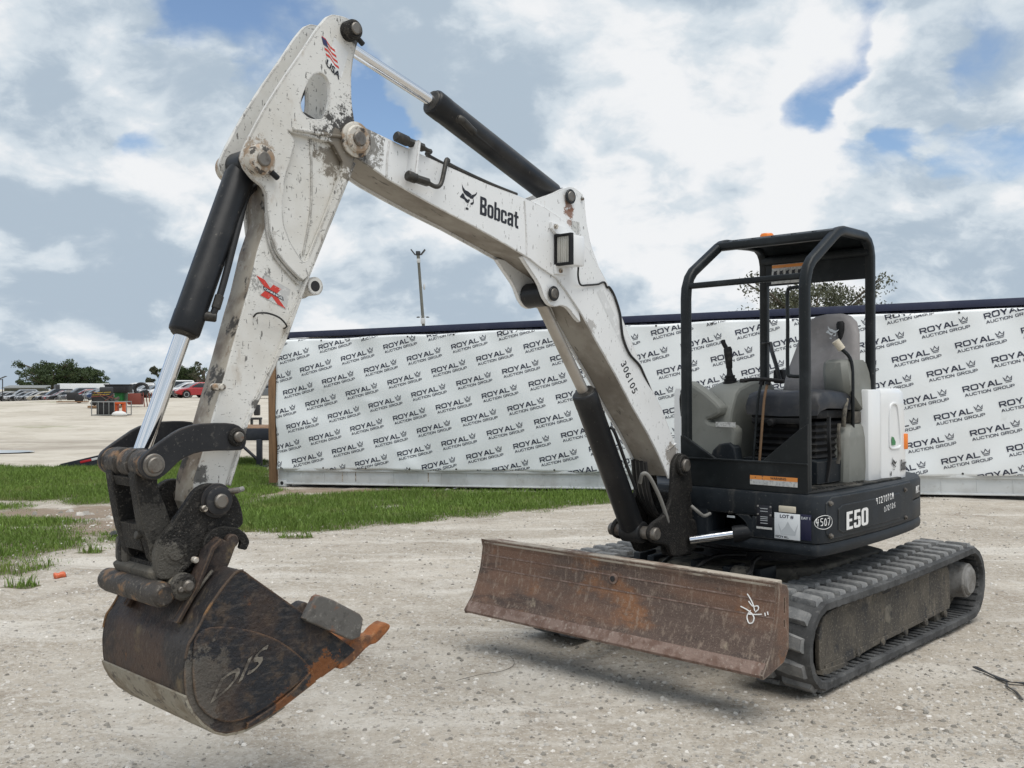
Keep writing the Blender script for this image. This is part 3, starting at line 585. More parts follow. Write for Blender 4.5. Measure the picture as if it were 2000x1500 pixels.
def make_track(vc, sgn, label):
    pts, d = resample(TP, 150); nrm_ = np.stack([d[:, 1], -d[:, 0]], -1)
    sec = [(-.20, -.006), (-.188, .000), (-.10, .003), (0, .000), (.10, .003), (.188, .000), (.20, -.006), (.20, -.040), (.19, -.047), (.10, -.044), (.0, -.044), (-.10, -.044), (-.19, -.047), (-.20, -.040)]
    V, F = [], []; ns = len(sec)
    for i, (p, nn) in enumerate(zip(pts, nrm_)):
        wob = .003*math.sin(i*2.51)
        for y, h_ in sec: V.append((p[0]+nn[0]*(h_+(wob if abs(y) > .18 else 0)), vc+y, p[1]+nn[1]*(h_+(wob if abs(y) > .18 else 0))))
    n = len(pts)
    for i in range(n):
        j = (i+1) % n
        for k in range(ns): l = (k+1) % ns; F.append((i*ns+k, i*ns+l, j*ns+l, j*ns+k))
    bm = bmesh.new(); me = mesh_of(V, F); bm.from_mesh(me); bpy.data.meshes.remove(me)
    tr = link('rubber_track', bm_mesh(bm), 'rubber', EX, 40)
    N = 42
    lp, ld = resample(TP, N*2)
    for i in range(N*2):
        col = i % 2; p = lp[i]; t_ = ld[i]; nn = (t_[1], -t_[0])
        o = bpy.data.objects.new('tread_lug', LUG[col]); COL.objects.link(o); o.parent = tr
        y = vc+(.092 if col == 0 else -.092)*sgn
        X = Vector((t_[0], 0, t_[1])); Z = Vector((nn[0], 0, nn[1])); Y = Z.cross(X)
        mtx = Matrix((X, Y, Z)).transposed().to_4x4(); mtx.translation = (p[0], y, p[1])
        o.matrix_local = mtx @ Matrix.Diagonal((1+rng.uniform(-.05, .08), 1, 1+rng.uniform(-.15, .05), 1))
    ml = []                                             # rubber drive ribs on the inside of the band
    pi_, di = resample(TP, 84)
    for p, t_ in zip(pi_, di):
        nn = Vector((t_[1], 0, -t_[0])); X = Vector((t_[0], 0, t_[1])); me = box_mesh((.030, .35, .012), .004, 1)
        mtx = Matrix((X, nn.cross(X), nn)).transposed().to_4x4(); mtx.translation = Vector((p[0], vc, p[1]))-nn*.050; me.transform(mtx); ml.append(me)
    link('inner_ribs', join_meshes(ml), 'rubber', tr, 30)
    # frame between the runs
    fr = plate('track_frame', chaikin([(.985, .12), (.99, .30), (.945, .375), (.85, .400), (.1, .412), (-.6, .415), (-.83, .412), (-.85, .13), (-.72, .133), (-.2, .116), (.25, .108), (.68, .085), (.96, .085)], 1, .15), vc+sgn*.110, vc+sgn*.135, 'track_frame_dirt', EX, .006)
    plate('frame_box', [(.95, .16), (.95, .33), (-.70, .36), (-.70, .19)], vc-.11, vc+.07, 'track_frame_dirt', EX, .01)
    plate('guard_lip', [(.99, .090), (.975, .112), (.72, .100), (.66, .086), (.69, .076), (.96, .078)], vc+sgn*.105, vc+sgn*.150, 'track_frame_dirt', fr, .004)
    for u_ in (.55, .23, -.10, -.41, -.73):
        cyl('roller_bolt', (u_, vc+sgn*.06, .118), (u_, vc+sgn*.152, .118), .024, 'track_frame_dirt', fr, .006, 16)
    cyl('grease_port', (.13, vc+sgn*.128, .26), (.13, vc+sgn*.1375, .26), .055, 'dusty_metal', fr, .003, 20)
    plate('frame_slot_shade', [(.23, .402), (.09, .404), (.10, .385), (.20, .383)], vc+sgn*.128, vc+sgn*.1375, 'bellows_black', fr, .002)  # solid black plate stands in for the shade inside a slot
    plate('frame_step', [(.93, .10), (.93, .125), (-.80, .165), (-.80, .14), (-.2, .122), (.25, .114), (.68, .092)], vc+sgn*.128, vc+sgn*.141, 'track_frame_dirt', fr, .003)
    for u_ in (.50, .18, -.14, -.45, -.70): cyl('roller', (u_, vc-.12, .112), (u_, vc+.12, .112), .066, 'dusty_metal', EX, .01, 20)
    for u_, r_ in ((1.0, .185),): lathe('idler_wheel', (u_, vc-.06, .252), (u_, vc+.06, .252), [(0, .10), (.0, r_-.02), (.015, r_), (.105, r_), (.12, r_-.02), (.12, .10)], 'dusty_metal', EX, 32)
    sp = lathe('drive_sprocket', (-1.075, vc-.03, .268), (-1.075, vc+.03, .268), [(0, .08), (0, .185), (.06, .185), (.06, .08)], 'dusty_metal', EX, 36)
    hb = lathe('drive_motor', (-1.075, vc-sgn*.05, .285), (-1.075, vc+sgn*.20, .285), [(0, .125), (.13, .125), (.14, .118), (.215, .112), (.222, .106), (.222, .096), (.228, .094), (.240, .082)], 'hub_grey', EX, 36)
    return tr
make_track(.78, 1, None); make_track(-.78, -1, None)
# centre frame and slewing ring
slab('centre_frame', [(.75, .30), (.75, -.30), (.35, -.60), (-.55, -.60), (-.75, -.3), (-.75, .3), (-.55, .60), (.35, .60)], .30, .52, 'dusty_metal', EX, .02)
lathe('slew_ring', (0, 0, .50), (0, 0, .67), [(0, .44), (.02, .46), (.07, .46), (.07, .42), (.17, .42)], 'black_paint', EX, 48)
for i, v_ in enumerate((-.42, -.28, .0, .25, .42)): box('frame_rib', (.66+.05*(i % 2), v_, .46), (.18, .05, .16), 'house_black', EX, .008)
cyl('carrier_hub', (.80, .30, .50), (.80, .40, .50), .055, 'dusty_metal', EX, .01); cyl('carrier_bolt', (.80, .395, .50), (.80, .415, .50), .022, 'hub_grey', EX, .004, 12)
lathe('grease_cover', (.98, .10, .46), (.98, .10, .50), [(0, .15), (.02, .15), (.035, .11), (.04, .02)], 'dusty_metal', EX, 20)
for v_, a in ((.30, .1), (.20, -.05), (-.1, .0)):
    tube('hydraulic_hose', [(.5, v_, .56), (.75, v_+a, .58), (.95, v_+a*1.5, .52), (1.15, v_*.7, .47)], .012, 'hose_black', EX, 6, 8)

# ---- blade
BL = bpy.data.objects.new('dozer_blade', None); COL.objects.link(BL); BL.parent = EX; BL.empty_display_size = .1
prof = [(1.548, .650), (1.540, .606), (1.546, .560), (1.560, .485), (1.590, .405), (1.634, .318), (1.668, .272)]
def strip(name, pr, th, v0, v1, mat, parent, nv=2, smooth=0):
    P = [Vector((a, b)) for a, b in pr]; V, F = [], []
    off = []
    for i, p in enumerate(P):
        d = (P[min(i+1, len(P)-1)]-P[max(i-1, 0)]).normalized(); off.append(p+Vector((d.y, -d.x))*th)
    loop = P+off[::-1]; n = len(loop)
    for k in range(nv):
        v = v0+(v1-v0)*k/(nv-1)
        V += [(q.x, v, q.y) for q in loop]
    for k in range(nv-1):
        F += [(k*n+i, k*n+(i+1) % n, (k+1)*n+(i+1) % n, (k+1)*n+i) for i in range(n)]
    F += [tuple(range(n))[::-1], tuple((nv-1)*n+i for i in range(n))]
    bm = bmesh.new(); me = mesh_of(V, F); bm.from_mesh(me); bpy.data.meshes.remove(me); return link(name, bm_mesh(bm), mat, parent, smooth)
strip('moldboard', prof, .014, -.978, .978, 'blade_rust', BL)
strip('cutting_edge', [(1.658, .296), (1.697, .246), (1.690, .232)], .022, -.983, .983, 'blade_edge', BL)
box('top_rail', (1.515, 0, .641), (.062, 1.952, .030), 'blade_top', BL, .006)
for k, z in enumerate((.562, .487)):                      # bend lines of the moldboard stand a little proud
    a = [q for q in prof if abs(q[1]-z) < .004][0]; strip('bend_ridge', [(a[0]+.0010, z+.004), (a[0]+.0030, z-.004)], .003, -.972, .972, 'blade_edge', BL)
for s in (1, -1):
    outer = [(1.555, .655), (1.470, .632), (1.452, .600), (1.452, .330), (1.500, .272), (1.630, .240), (1.690, .228), (1.697, .248), (1.634, .322), (1.592, .405), (1.562, .485), (1.548, .560), (1.542, .606)]
    plate('end_plate', [outer, [(1.500, .575), (1.488, .575), (1.486, .50), (1.498, .50)], [(1.502, .47), (1.490, .47), (1.488, .435), (1.500, .435)]], s*.972, s*.992, 'blade_rust', BL, .002)
    plate('push_arm', [(1.50, .52), (1.49, .33), (1.25, .30), (.62, .32), (.62, .44), (1.20, .47)], s*.34-.035, s*.34+.035, 'house_black', BL, .006)
box('back_beam', (1.46, 0, .36), (.10, 1.80, .10), 'house_black', BL, .01)
lathe('lift_hole', (1.553, .02, .545), (1.575, .02, .548), [(-.004, .028), (.006, .028), (.007, .024), (.008, .0155)], 'blade_edge', BL, 18)
cyl('hole_shade_plug', (1.554, .02, .545), (1.566, .02, .5455), .0155, 'hose_black', BL, .001, 14)  # black plug paints the shade inside the lift hole
def bl_u(z): 
    zs = [q[1] for q in prof][::-1]; us = [q[0] for q in prof][::-1]; return float(np.interp(z, zs, us))
def scribble(name, strokes, r, fn, mat, parent):
    return link(name, join_meshes([tube_mesh(pathpts([fn(a, b) for a, b in s], 4), r, 5) for s in strokes]), mat, parent)
scribble('paint_marking', [[(.825, .578), (.845, .555), (.862, .530), (.872, .505)], [(.835, .545), (.86, .525), (.885, .53), (.89, .515), (.875, .50)], [(.795, .515), (.83, .505), (.86, .49)], [(.85, .505), (.835, .475), (.85, .448), (.87, .452), (.872, .475), (.855, .49), (.84, .485), (.88, .49), (.91, .495)], [(.925, .505), (.93, .49)], [(.938, .512), (.943, .497)]],
         .0032, lambda v, z: (bl_u(z)+.004, v, z), 'paint_pen', BL)

# ---- upper structure
plan = [(.895, .20), (.895, .822), (.887, .845), (.862, .866), (.800, .882), (.66, .889), (.40, .890), (.15, .885), (-.15, .868), (-.45, .838), (-.65, .800), (-.80, .735), (-.96, .58), (-1.07, .32), (-1.10, 0)]
plan = plan+[(-1.07, -.32), (-.96, -.58), (-.80, -.735), (-.62, -.83), (-.35, -.875), (-.05, -.87), (.15, -.82), (.35, -.70), (.55, -.53), (.72, -.38), (.86, -.26), (.895, -.20)]
cut = [(u_, v_) for u_, v_ in plan]
hb = slab('house_base', plan, .668, .745, 'house_black', EX, .028)
# above the swing-cylinder pocket the front face steps back
upper = slab('house_skirt', plan, .858, 1.000, 'house_black', EX, .022)
pocket = [(.895, .478), (.895, .822)]+plan[2:]+[(.55, -.20), (.55, .478)]
slab('house_middle', pocket, .743, .860, 'house_black', EX, .002)
front('pocket_cheek', chaikin([(.478, .862), (.478, .745), (.455, .745), (.452, .79), (.43, .825), (.39, .852), (.36, .862)], 1), .80, .8945, 'house_black', hb, .002)
# side service panel, a separate shell standing slightly proud of the skirt
def plan_v(u_):
    us = [p[0] for p in plan[2:13]][::-1]; vs = [p[1] for p in plan[2:13]][::-1]; return float(np.interp(u_, us, vs))
def side_shell(name, u0, u1, z0, z1, off, mat, parent, n=18, r=.02, th=.008):
    V, F = [], []
    for i in range(n+1):
        u_ = u0+(u1-u0)*i/n; v = plan_v(u_)+off; c_ = 0
        e = min(i, n-i)/n*abs(u1-u0); k = r-math.sqrt(max(r*r-max(r-e, 0)**2, 0)) if e < r else 0
        V += [(u_, v-th, z0+k), (u_, v-.003, z0+k), (u_, v, z0+k+.004), (u_, v, z1-k-.004), (u_, v-.003, z1-k), (u_, v-th, z1-k)]
    for i in range(n):
        for k in range(5): F.append((i*6+k, i*6+k+1, (i+1)*6+k+1, (i+1)*6+k))
    F += [tuple(range(6)), tuple(n*6+k for k in range(6))]
    bm = bmesh.new(); me = mesh_of(V, F); bm.from_mesh(me); bpy.data.meshes.remove(me); return link(name, bm_mesh(bm), mat, parent, 30)
sp_ = side_shell('side_panel', .83, -.40, .760, .985, .006, 'house_black', upper, 24, .03)
side_shell('panel_inset', .72, -.17, .782, .936, .0105, 'house_black', sp_, 20, .02, .006)
box('corner_seam', (.880, .832, .84), (.006, .012, .31), 'bellows_black', upper, .001, (0, 0, R(40)))
for u_, z in ((.80, .953), (.80, .780), (-.235, .945), (-.245, .775)): 
    v_ = plan_v(u_)+.008; lathe('panel_bolt', (u_, v_-.006, z), (u_, v_+.012, z), [(0, .014), (.010, .014), (.012, .009), (.018, .008)], 'pin_steel', sp_, 14)
# lettering and handwriting on the side panel
def side_text(name, s, u0, u1, z0, z1, mat, parent, bold=0., off=.0135, tilt=0., space=1.):
    va, vb = plan_v(u0)+off, plan_v(u1)+off
    return printed(name, [flat_place(text_flat(s, bold, space), (u0, va, z0), (u1-u0, vb-va, tilt), (0, 0, z1-z0))], mat, parent)
printed('model_lettering', [flat_place(glyphs('E50', NARROW, .06), (.640, plan_v(.640)+.0135, .795), (-.275, plan_v(.365)-plan_v(.640), .004), (0, 0, .098))], 'decal_white', sp_)
PEN = {'9': [[(.75, .7), (.4, .95), (.1, .75), (.3, .5), (.7, .65), (.75, .9), (.65, 0)]], 'I': [[(.2, .95), (.8, .95)], [(.5, .95), (.5, .05)], [(.2, .05), (.8, .05)]], '2': [[(.1, .75), (.4, 1), (.75, .75), (.1, .05), (.85, .05)]], '1': [[(.3, .8), (.5, 1), (.5, 0)]],
       '0': [[(.5, 1), (.15, .6), (.3, .05), (.7, .1), (.85, .6), (.5, 1)]], 'C': [[(.85, .8), (.4, .95), (.1, .5), (.35, .05), (.85, .15)]], 'M': [[(.05, 0), (.2, .95), (.5, .35), (.75, .95), (.95, 0)]], '7': [[(.1, .95), (.85, .95), (.35, 0)]], '6': [[(.7, 1), (.2, .5), (.25, .05), (.7, .05), (.75, .4), (.25, .4)]],
       '5': [[(.8, 1), (.25, 1), (.2, .6), (.7, .55), (.7, .1), (.15, .05)]], '4': [[(.25, 1), (.1, .5), (.75, .5)], [(.7, 1), (.55, 0)]], 'T': [[(.1, .9), (.9, 1)], [(.5, .95), (.4, 0)]]}
def pen_text(name, word, u0, u1, z0, z1, parent, slope=0., r=.0023, off=.010):
    st = []; w = (u1-u0)/len(word)
    for k, ch in enumerate(word):
        for l in PEN[ch]: st.append([(u0+w*(k+a*.8), z0+(z1-z0)*b_+slope*k/len(word)) for a, b_ in l])
    return scribble(name, st, r, lambda u_, z: (u_, plan_v(min(u_, .86))+off-max(0, u_-.86)*.45, z), 'paint_pen', parent)
pen_text('handwriting', '9I2101CM', .250, -.030, .900, .936, sp_, .012)
pen_text('handwriting', '072126', .135, -.060, .846, .876, sp_, .014, .0018)
pen_text('handwriting', '4507', .902, .800, .838, .876, sp_, .0, .0022, .008)
scribble('handwriting_ring', [[(.848+.062*math.cos(a), .856+.036*math.sin(a)) for a in np.linspace(.3, 6.7, 22)]], .0016, lambda u_, z: (u_, plan_v(min(u_, .86))+.008-max(0, u_-.86)*.45, z), 'paint_pen', sp_)
pen_text('handwriting', 'M6C', -.50, -.61, .90, .945, upper, .0, .0016, .002)
# front face items
def fprint(name, art, v0, v1, z0, z1, mat, parent, u_=.9, tilt=0.):
    return printed(name, [flat_place(art, (u_, v0, z0), (0, v1-v0, tilt), (0, 0, z1-z0))], mat, parent)
box('serial_plate', (.898, .553, .868), (.006, .092, .112), 'decal_black', hb, .003)
for v_ in (.515, .592):
    for z in (.918, .873): cyl('plate_rivet', (.899, v_, z), (.905, v_, z), .006, 'hub_grey', hb, .002, 10)
for k, z in enumerate((.905, .89, .86, .85, .84, .825)): fprint('plate_print', SQ, .53, .53+.045, z, z+.0035, 'decal_grey', hb, .9025)
fprint('serial_sticker', SQ, .505, .60, .794, .806, 'decal_silver', hb)
box('reflector', (.898, .690, .914), (.008, .100, .034), 'knob_cream', hb, .004)
lot = box('lot_tag', (.900, .690, .822), (.003, .150, .140), 'decal_paper', EX, .001); 
cr = poly_flat([[(0, .9), (.18, .35), (.36, .62), (.5, 1), (.64, .62), (.82, .35), (1, .9), (.86, .1), (.14, .1)]])
fprint('tag_print', cr, .635, .755, .768, .850, 'decal_grey', lot, .9021)
fprint('tag_print', text_flat('LOT #', .03), .648, .728, .864, .884, 'decal_navy', lot, .9024)
fprint('tag_print', glyphs('ROYAL', WIDE, .1), .622, .700, .758, .770, 'decal_black', lot, .9024)
dt = box('day_tag', (.8985, .797, .826), (.003, .062, .136), 'decal_navy', EX, .001)
fprint('tag_print', text_flat('DAY 1', .02), .772, .822, .868, .882, 'decal_paper', dt, .9006)
fprint('warning_tag', SQ, .318, .368, .838, .850, 'decal_grey', upper, .8965)
for v_ in (.335, .35): cyl('grease_nipple', (.894, v_, .868), (.905, v_, .868), .008, 'fitting', upper, .002, 10)
# floor
FL = slab('cab_floor', [(.87, .05), (.87, .80), (.80, .815), (.0, .81), (-.35, .80), (-.35, .05)], 1.0005, 1.012, 'mat_black', EX, .003)
for i in range(16): box('mat_rib', (.82-.045*i, .52, 1.014), (.012, .52, .008), 'mat_black', FL, .002)

# canopy front panel with gussets
sk = front('front_panel', [(.0, 1.0), (-.005, 1.288), (.03, 1.275), (.22, 1.165), (.53, 1.166), (.752, 1.345), (.800, 1.375), (.800, 1.0)], .868, .880, 'rops_black', EX, .003)
front('gusset_rib', [(.005, 1.286), (.022, 1.288), (.232, 1.166), (.218, 1.158)], .864, .886, 'rops_black', sk, .002)
box('panel_fold', (.883, .40, 1.160), (.012, .80, .010), 'rops_black', sk, .003)
wl = fprint('warning_decal', SQ, .456, .742, 1.033, 1.062, 'decal_silver', sk, .8825, .0)
fprint('warning_band', SQ, .456, .742, 1.0615, 1.084, 'decal_orange', sk, .8828)
fprint('warning_lettering', text_flat('WARNING', .02), .580, .675, 1.066, 1.080, 'decal_black', wl, .8834)
for k in range(5): fprint('warning_print', SQ, .47+.01*(k % 3), .58-.01*(k % 2), 1.037+k*.0048, 1.0386+k*.0048, 'decal_grey', wl, .8832); fprint('warning_print', SQ, .61, .71-.012*(k % 2), 1.037+k*.0048, 1.0386+k*.0048, 'decal_grey', wl, .8832)
# ROPS
CF = bpy.data.objects.new('canopy', None); COL.objects.link(CF); CF.parent = EX; CF.empty_display_size = .1
def rops_side(vf, vr, zf):
    P = [(.845, vf, zf), (.852, vf, 2.09), (.846, vf, 2.15), (.818, vf, 2.215), (.78, vf, 2.255), (.50, vf, 2.428), (.46, vf, 2.448), (.41, vf, 2.460), (.04, vr, 2.486), (-.04, vr, 2.484), (-.09, vr, 2.458), (-.118, vr, 2.42), (-.132, vr, 2.37), (-.132, vr, 1.50)]
    return tube('canopy_post', P, .036, 'rops_black', CF, 0, 12, .054)
    P = [(.845, vf, zf), (.850, vf, 1.6), (.855, vf, 2.06), (.852, vf, 2.13), (.825, vf, 2.215), (.76, vf, 2.275), (.52, vf, 2.420), (.44, vf, 2.452), (.36, vf*.99+vr*.01, 2.466), (.10, (vf+vr)/2, 2.482), (-.02, vr, 2.480), (-.085, vr, 2.455), (-.125, vr, 2.395), (-.135, vr, 2.30), (-.135, vr, 1.9), (-.130, vr, 1.50)]
    return tube('canopy_post', P, .036, 'rops_black', CF, 4, 12, .074)
rops_side(.770, .700, 1.0); rops_side(.018, -.02, 1.0)
tube('front_crossbar', [(.842, .018, 2.165), (.842, .39, 2.168), (.842, .77, 2.17)], .02, 'rops_black', CF, 0, 10, .034)
tube('roof_crossbar', [(.50, .018, 2.43), (.50, .77, 2.43)], .03, 'rops_black', CF, 0, 10, .05)
tube('rear_crossbar', [(-.12, -.02, 2.40), (-.12, .70, 2.40)], .03, 'rops_black', CF, 0, 10, .06)
rf = loft('roof_panel', [[(u_, v0, z), (u_, v1, z), (u_, v1, z+.012), (u_, v0, z+.012)] for u_, v0, v1, z in ((.515, .03, .76, 2.425), (.40, .03, .76, 2.470), (.10, .0, .73, 2.492), (-.05, -.02, .70, 2.480), (-.125, -.02, .70, 2.425))], 'rops_black', CF)
for v_ in (.10, .23, .36, .49, .62): tube('roof_rib', [(.46, v_, 2.462), (.28, v_, 2.490), (-.03, v_, 2.492)], .008, 'rops_black', rf, 3, 8)
pr_ = box('roof_decal_panel', (-.098, .17, 2.31), (.008, .235, .13), 'decal_silver', CF, .003, (0, R(-6), 0))
fprint('decal_band', SQ, .055, .285, 2.348, 2.368, 'decal_orange', pr_, -.0965)
for k in range(5):
    for j in range(2): fprint('decal_pictogram', poly_flat([[(0, 0), (1, 0), (.8, .5), (1, 1), (.3, .8), (.1, 1)]]), .068+k*.043, .095+k*.043, 2.26+j*.042, 2.29+j*.042, 'decal_black', pr_, -.091)
front('rear_panel', [(.0, 2.235), (.68, 2.235), (.68, 2.40), (.0, 2.40)], -.118, -.110, 'rops_black', CF, .002)
bc = lathe('beacon', (.05, .10, 2.496), (.05, .10, 2.56), [(0, .05), (.012, .05), (.013, .044), (.05, .043), (.06, .036), (.064, .01)], 'amber', EX, 24)
tube('grab_rail', [(.80, .742, 2.115), (.79, .66, 2.115), (.785, .635, 2.09), (.785, .635, 1.9), (.785, .635, 1.66), (.79, .66, 1.632), (.80, .742, 1.630)], .010, 'rops_black', CF, 5, 8)
for z in (2.28, 1.86): tube('post_strap', [(-.10, -.02, z), (-.09, .02, z), (-.13, .03, z)], .008, 'hose_black', CF, 3, 6)
tube('seat_belt', [(-.12, .03, 1.86), (-.05, .08, 1.80), (.0, .14, 1.70), (.0, .16, 1.62)], .014, 'hose_black', EX, 4, 6)
box('belt_reel', (-.06, .14, 1.64), (.10, .07, .09), 'bellows_black', EX, .012)

# rear hood
hp = [(-.150, .40), (-.150, .730), (-.165, .752), (-.25, .770), (-.38, .775), (-.50, .762), (-.575, .735), (-.72, .655), (-.88, .50), (-.98, .25), (-1.0, 0), (-.98, -.25), (-.88, -.50), (-.72, -.655), (-.45, -.75), (-.15, -.75)]
rings = []
for z, k in ((1.000, 1.0), (1.02, 1.004), (1.20, .995), (1.38, .975), (1.46, .95), (1.53, .905), (1.555, .87), (1.562, .80)):
    rings.append([(-.15+(u_+.15)*k, v_*(.985+.015*k) if k > .9 else v_*(.90+.1*k), z) for u_, v_ in hp])
HD = loft('engine_hood', rings, 'hood_white', EX, 40)
def hood_v(u_, z):
    k = float(np.interp(z, (1.0, 1.02, 1.2, 1.38, 1.46), (1, 1.004, .995, .975, .95))); x = -.15+(u_+.15)/k
    us = [p[0] for p in hp[1:8]][::-1]; vs = [p[1] for p in hp[1:8]][::-1]; return float(np.interp(x, us, vs))
lp = chaikin([(-.235, 1.21), (-.235, 1.43), (-.26, 1.475), (-.34, 1.475), (-.365, 1.42), (-.405, 1.21), (-.38, 1.185), (-.25, 1.185)], 2)
li = chaikin([(-.247, 1.215), (-.247, 1.425), (-.27, 1.462), (-.333, 1.462), (-.353, 1.415), (-.392, 1.213), (-.372, 1.197), (-.26, 1.197)], 2)
def on_hood(me, off): 
    for v in me.vertices: v.co.y = hood_v(v.co.x, v.co.z)+off+v.co.y
    return me
me = outline_mesh([lp, li], .006, .003); me.transform(XZ); link('handle_surround', on_hood(me, .002), 'hood_white', HD)
def hprint(name, art, u0, u1, z0, z1, mat, off=.006):
    V, F = flat_place(art, (u0, 0, z0), (u1-u0, 0, 0), (0, 0, z1-z0)); V = [(a, hood_v(a, c_)+off, c_) for a, _, c_ in V]
    return link(name, mesh_of(V, F), mat, HD, 0)
hprint('green_sticker', poly_flat([[(0, .1), (0, 1), (.5, .9), (1, .4), (.9, .1)]]), -.262, -.318, 1.205, 1.265, 'decal_green')
box('tail_light', (-.500, hood_v(-.500, 1.25)-.002, 1.225), (.050, .022, .10), 'amber', HD, .006, (0, 0, R(-14)))
_c = lambda L_: [((x-140)/275, (555-y)/420) for x, y in L_]
CAT = [_c([(172, 135), (190, 185), (225, 235), (270, 255), (310, 290), (330, 310), (370, 300), (415, 265), (390, 320), (358, 345), (352, 372), (310, 372), (290, 352), (245, 325), (205, 285), (180, 225)]),
       _c([(145, 335), (185, 280), (204, 300), (222, 348), (262, 388), (288, 374), (298, 400), (270, 445), (235, 425), (210, 385), (175, 365), (148, 355)]),
       _c([(356, 378), (360, 440), (345, 465), (310, 470), (305, 440), (330, 430), (346, 420), (344, 380)]),
       _c([(232, 510), (255, 508), (278, 525), (272, 555), (232, 540)]), _c([(262, 455), (270, 455), (264, 490), (258, 490)]), _c([(300, 480), (308, 480), (302, 505), (296, 505)])]
CATA = poly_flat(CAT)
hprint('logo', CATA, -.262, -.335, 1.055, 1.14, 'decal_black'); hprint('brand_lettering', glyphs('Bobcat', NARROW, .045), -.395, -.555, 1.045, 1.115, 'decal_black')
hprint('paint_chip', poly_flat([chaikin([(0, .2), (.4, 1), (1, .7), (.7, 0)], 1)]), -.245, -.262, 1.02, 1.055, 'decal_black')
slab('hood_front_cover', chaikin([(.03, .700), (.03, .752), (.01, .765), (-.12, .767), (-.143, .755), (-.143, .68), (.02, .68)], 1, .2), 1.003, 1.556, 'hood_white', EX, .01)
slab('right_cover', [(.60, -.05), (.50, -.45), (.20, -.68), (-.12, -.72), (-.12, -.05)], 1.0, 1.10, 'house_black', EX, .03)
plate('battery_cover', [(-.13, 1.0), (-.13, 1.50), (-.06, 1.50), (.02, 1.38), (.05, 1.0)], .06, .68, 'bellows_black', EX, .01)

# seat
SE = bpy.data.objects.new('operator_seat', None); COL.objects.link(SE); SE.parent = EX; SE.empty_display_size = .1
sb = [(.225, 1.53), (.232, 1.62), (.255, 1.72), (.285, 1.83), (.305, 1.93), (.335, 1.985), (.385, 2.015), (.45, 2.026), (.545, 2.026), (.60, 2.010), (.645, 1.97), (.668, 1.90), (.680, 1.80), (.690, 1.72), (.668, 1.62), (.640, 1.53)]
cv, cz = .45, 1.75; rings = []
for du, k in ((-.035, .88), (-.03, .96), (-.005, 1.0), (.03, 1.0), (.052, .975), (.064, .92), (.066, .70), (.062, .35)):
    rings.append([(.02+du-(z-1.53)*.22+.02*((v_-cv)/.22)**2, cv+(v_-cv)*k, cz+(z-cz)*k) for v_, z in sb])
loft('seat_back', rings, 'seat_fabric', SE, 60)
for v_ in (.31, .60): tube('seat_seam', [(.075, v_, 1.55), (.055-.0, v_, 1.65), (.03, v_-.0, 1.78), (.01, v_*.96+.018, 1.88)], .004, 'seat_fabric', SE, 4, 6)
printed('logo', [flat_place(CATA, (.040, .49, 1.865), (0, .085, 0), (-.015, 0, .085))], 'decal_grey', SE)
rings = []
for u_, dz, k in ((.10, 0, .92), (.13, .0, .98), (.30, .012, 1.0), (.45, .015, 1.0), (.53, .0, .98), (.555, -.025, .95)):
    rings.append([(u_, .47+y*k, 1.485+dz+z) for y, z in ((-.235, -.05), (-.245, 0), (-.225, .045), (-.17, .058), (0, .05), (.17, .058), (.225, .045), (.245, 0), (.235, -.05), (0, -.058))])
loft('seat_cushion', rings, 'seat_vinyl', SE, 50)
box('seat_pan', (.33, .47, 1.415), (.40, .42, .05), 'bellows_black', SE, .01)
rings = []
for i in range(13):
    k = 1.0 if i % 2 else .91; z = 1.15+i*.0185
    rings.append([(.33+x*k, .47+y*k, z) for x, y in ((-.19, -.20), (.19, -.20), (.2, -.18), (.2, .18), (.19, .2), (-.19, .2))])
loft('seat_bellows', rings, 'bellows_black', SE, 25)
front('seat_base', chaikin([(.22, 1.012), (.21, 1.16), (.70, 1.16), (.695, 1.012)], 1, .08), .10, .56, 'house_black', SE, .01)
box('control_plate', (.545, .46, 1.375), (.03, .36, .035), 'bellows_black', SE, .006); cyl('weight_knob', (.55, .42, 1.37), (.60, .42, 1.365), .022, 'bellows_black', SE, .006)
for v_, du in ((.705, .0), (.715, .03)): tube('loose_cable', [(.45, v_, 1.40), (.47, v_+.01, 1.28), (.44, v_, 1.15), (.46, v_-.01, 1.03)], .008, 'hose_black', SE, 5, 6)
# right-hand console (far side)
rc = front('right_console', chaikin([(-.13, 1.10), (-.135, 1.56), (-.115, 1.61), (-.085, 1.605), (.02, 1.545), (.085, 1.495), (.13, 1.455), (.125, 1.41), (.07, 1.385), (.035, 1.375), (.05, 1.36), (.23, 1.345), (.22, 1.20), (.05, 1.13)], 2, .16), .56, .66, 'console_grey', EX, .02)
plate('console_body', chaikin([(.62, 1.05), (.60, 1.40), (.52, 1.56), (.30, 1.62), (.06, 1.60), (.02, 1.40), (.05, 1.05)], 1, .15), -.06, .16, 'console_grey', EX, .02)
front('console_knee', chaikin([(.04, 1.08), (.10, 1.23), (.23, 1.25), (.26, 1.09)], 1), .60, .68, 'house_black', EX, .01)
fprint('console_decal', SQ, .10, .235, 1.335, 1.365, 'decal_silver', rc, .664)
cyl('console_hinge', (.70, -.105, 1.535), (.80, -.04, 1.545), .016, 'bellows_black', EX, .004, 12)
def joystick(u_, v_, z, tilt, knob='bellows_black', h=.17):
    j = lathe('joystick', (u_, v_, z), (u_+tilt[0], v_+tilt[1], z+1), [(0, .055), (.012, .056), (.013, .046), (.03, .048), (.031, .038), (.05, .040), (.051, .030), (.07, .032), (.071, .022), (.085, .018), (.11, .016), (.12, .02), (.16, .022), (.20, .026), (.235, .026), (.25, .018)], 'bellows_black', EX, 20)
    return j
joystick(.36, .02, 1.575, (.06, -.05)); joystick(.00, .60, 1.725, (-.02, -.14))
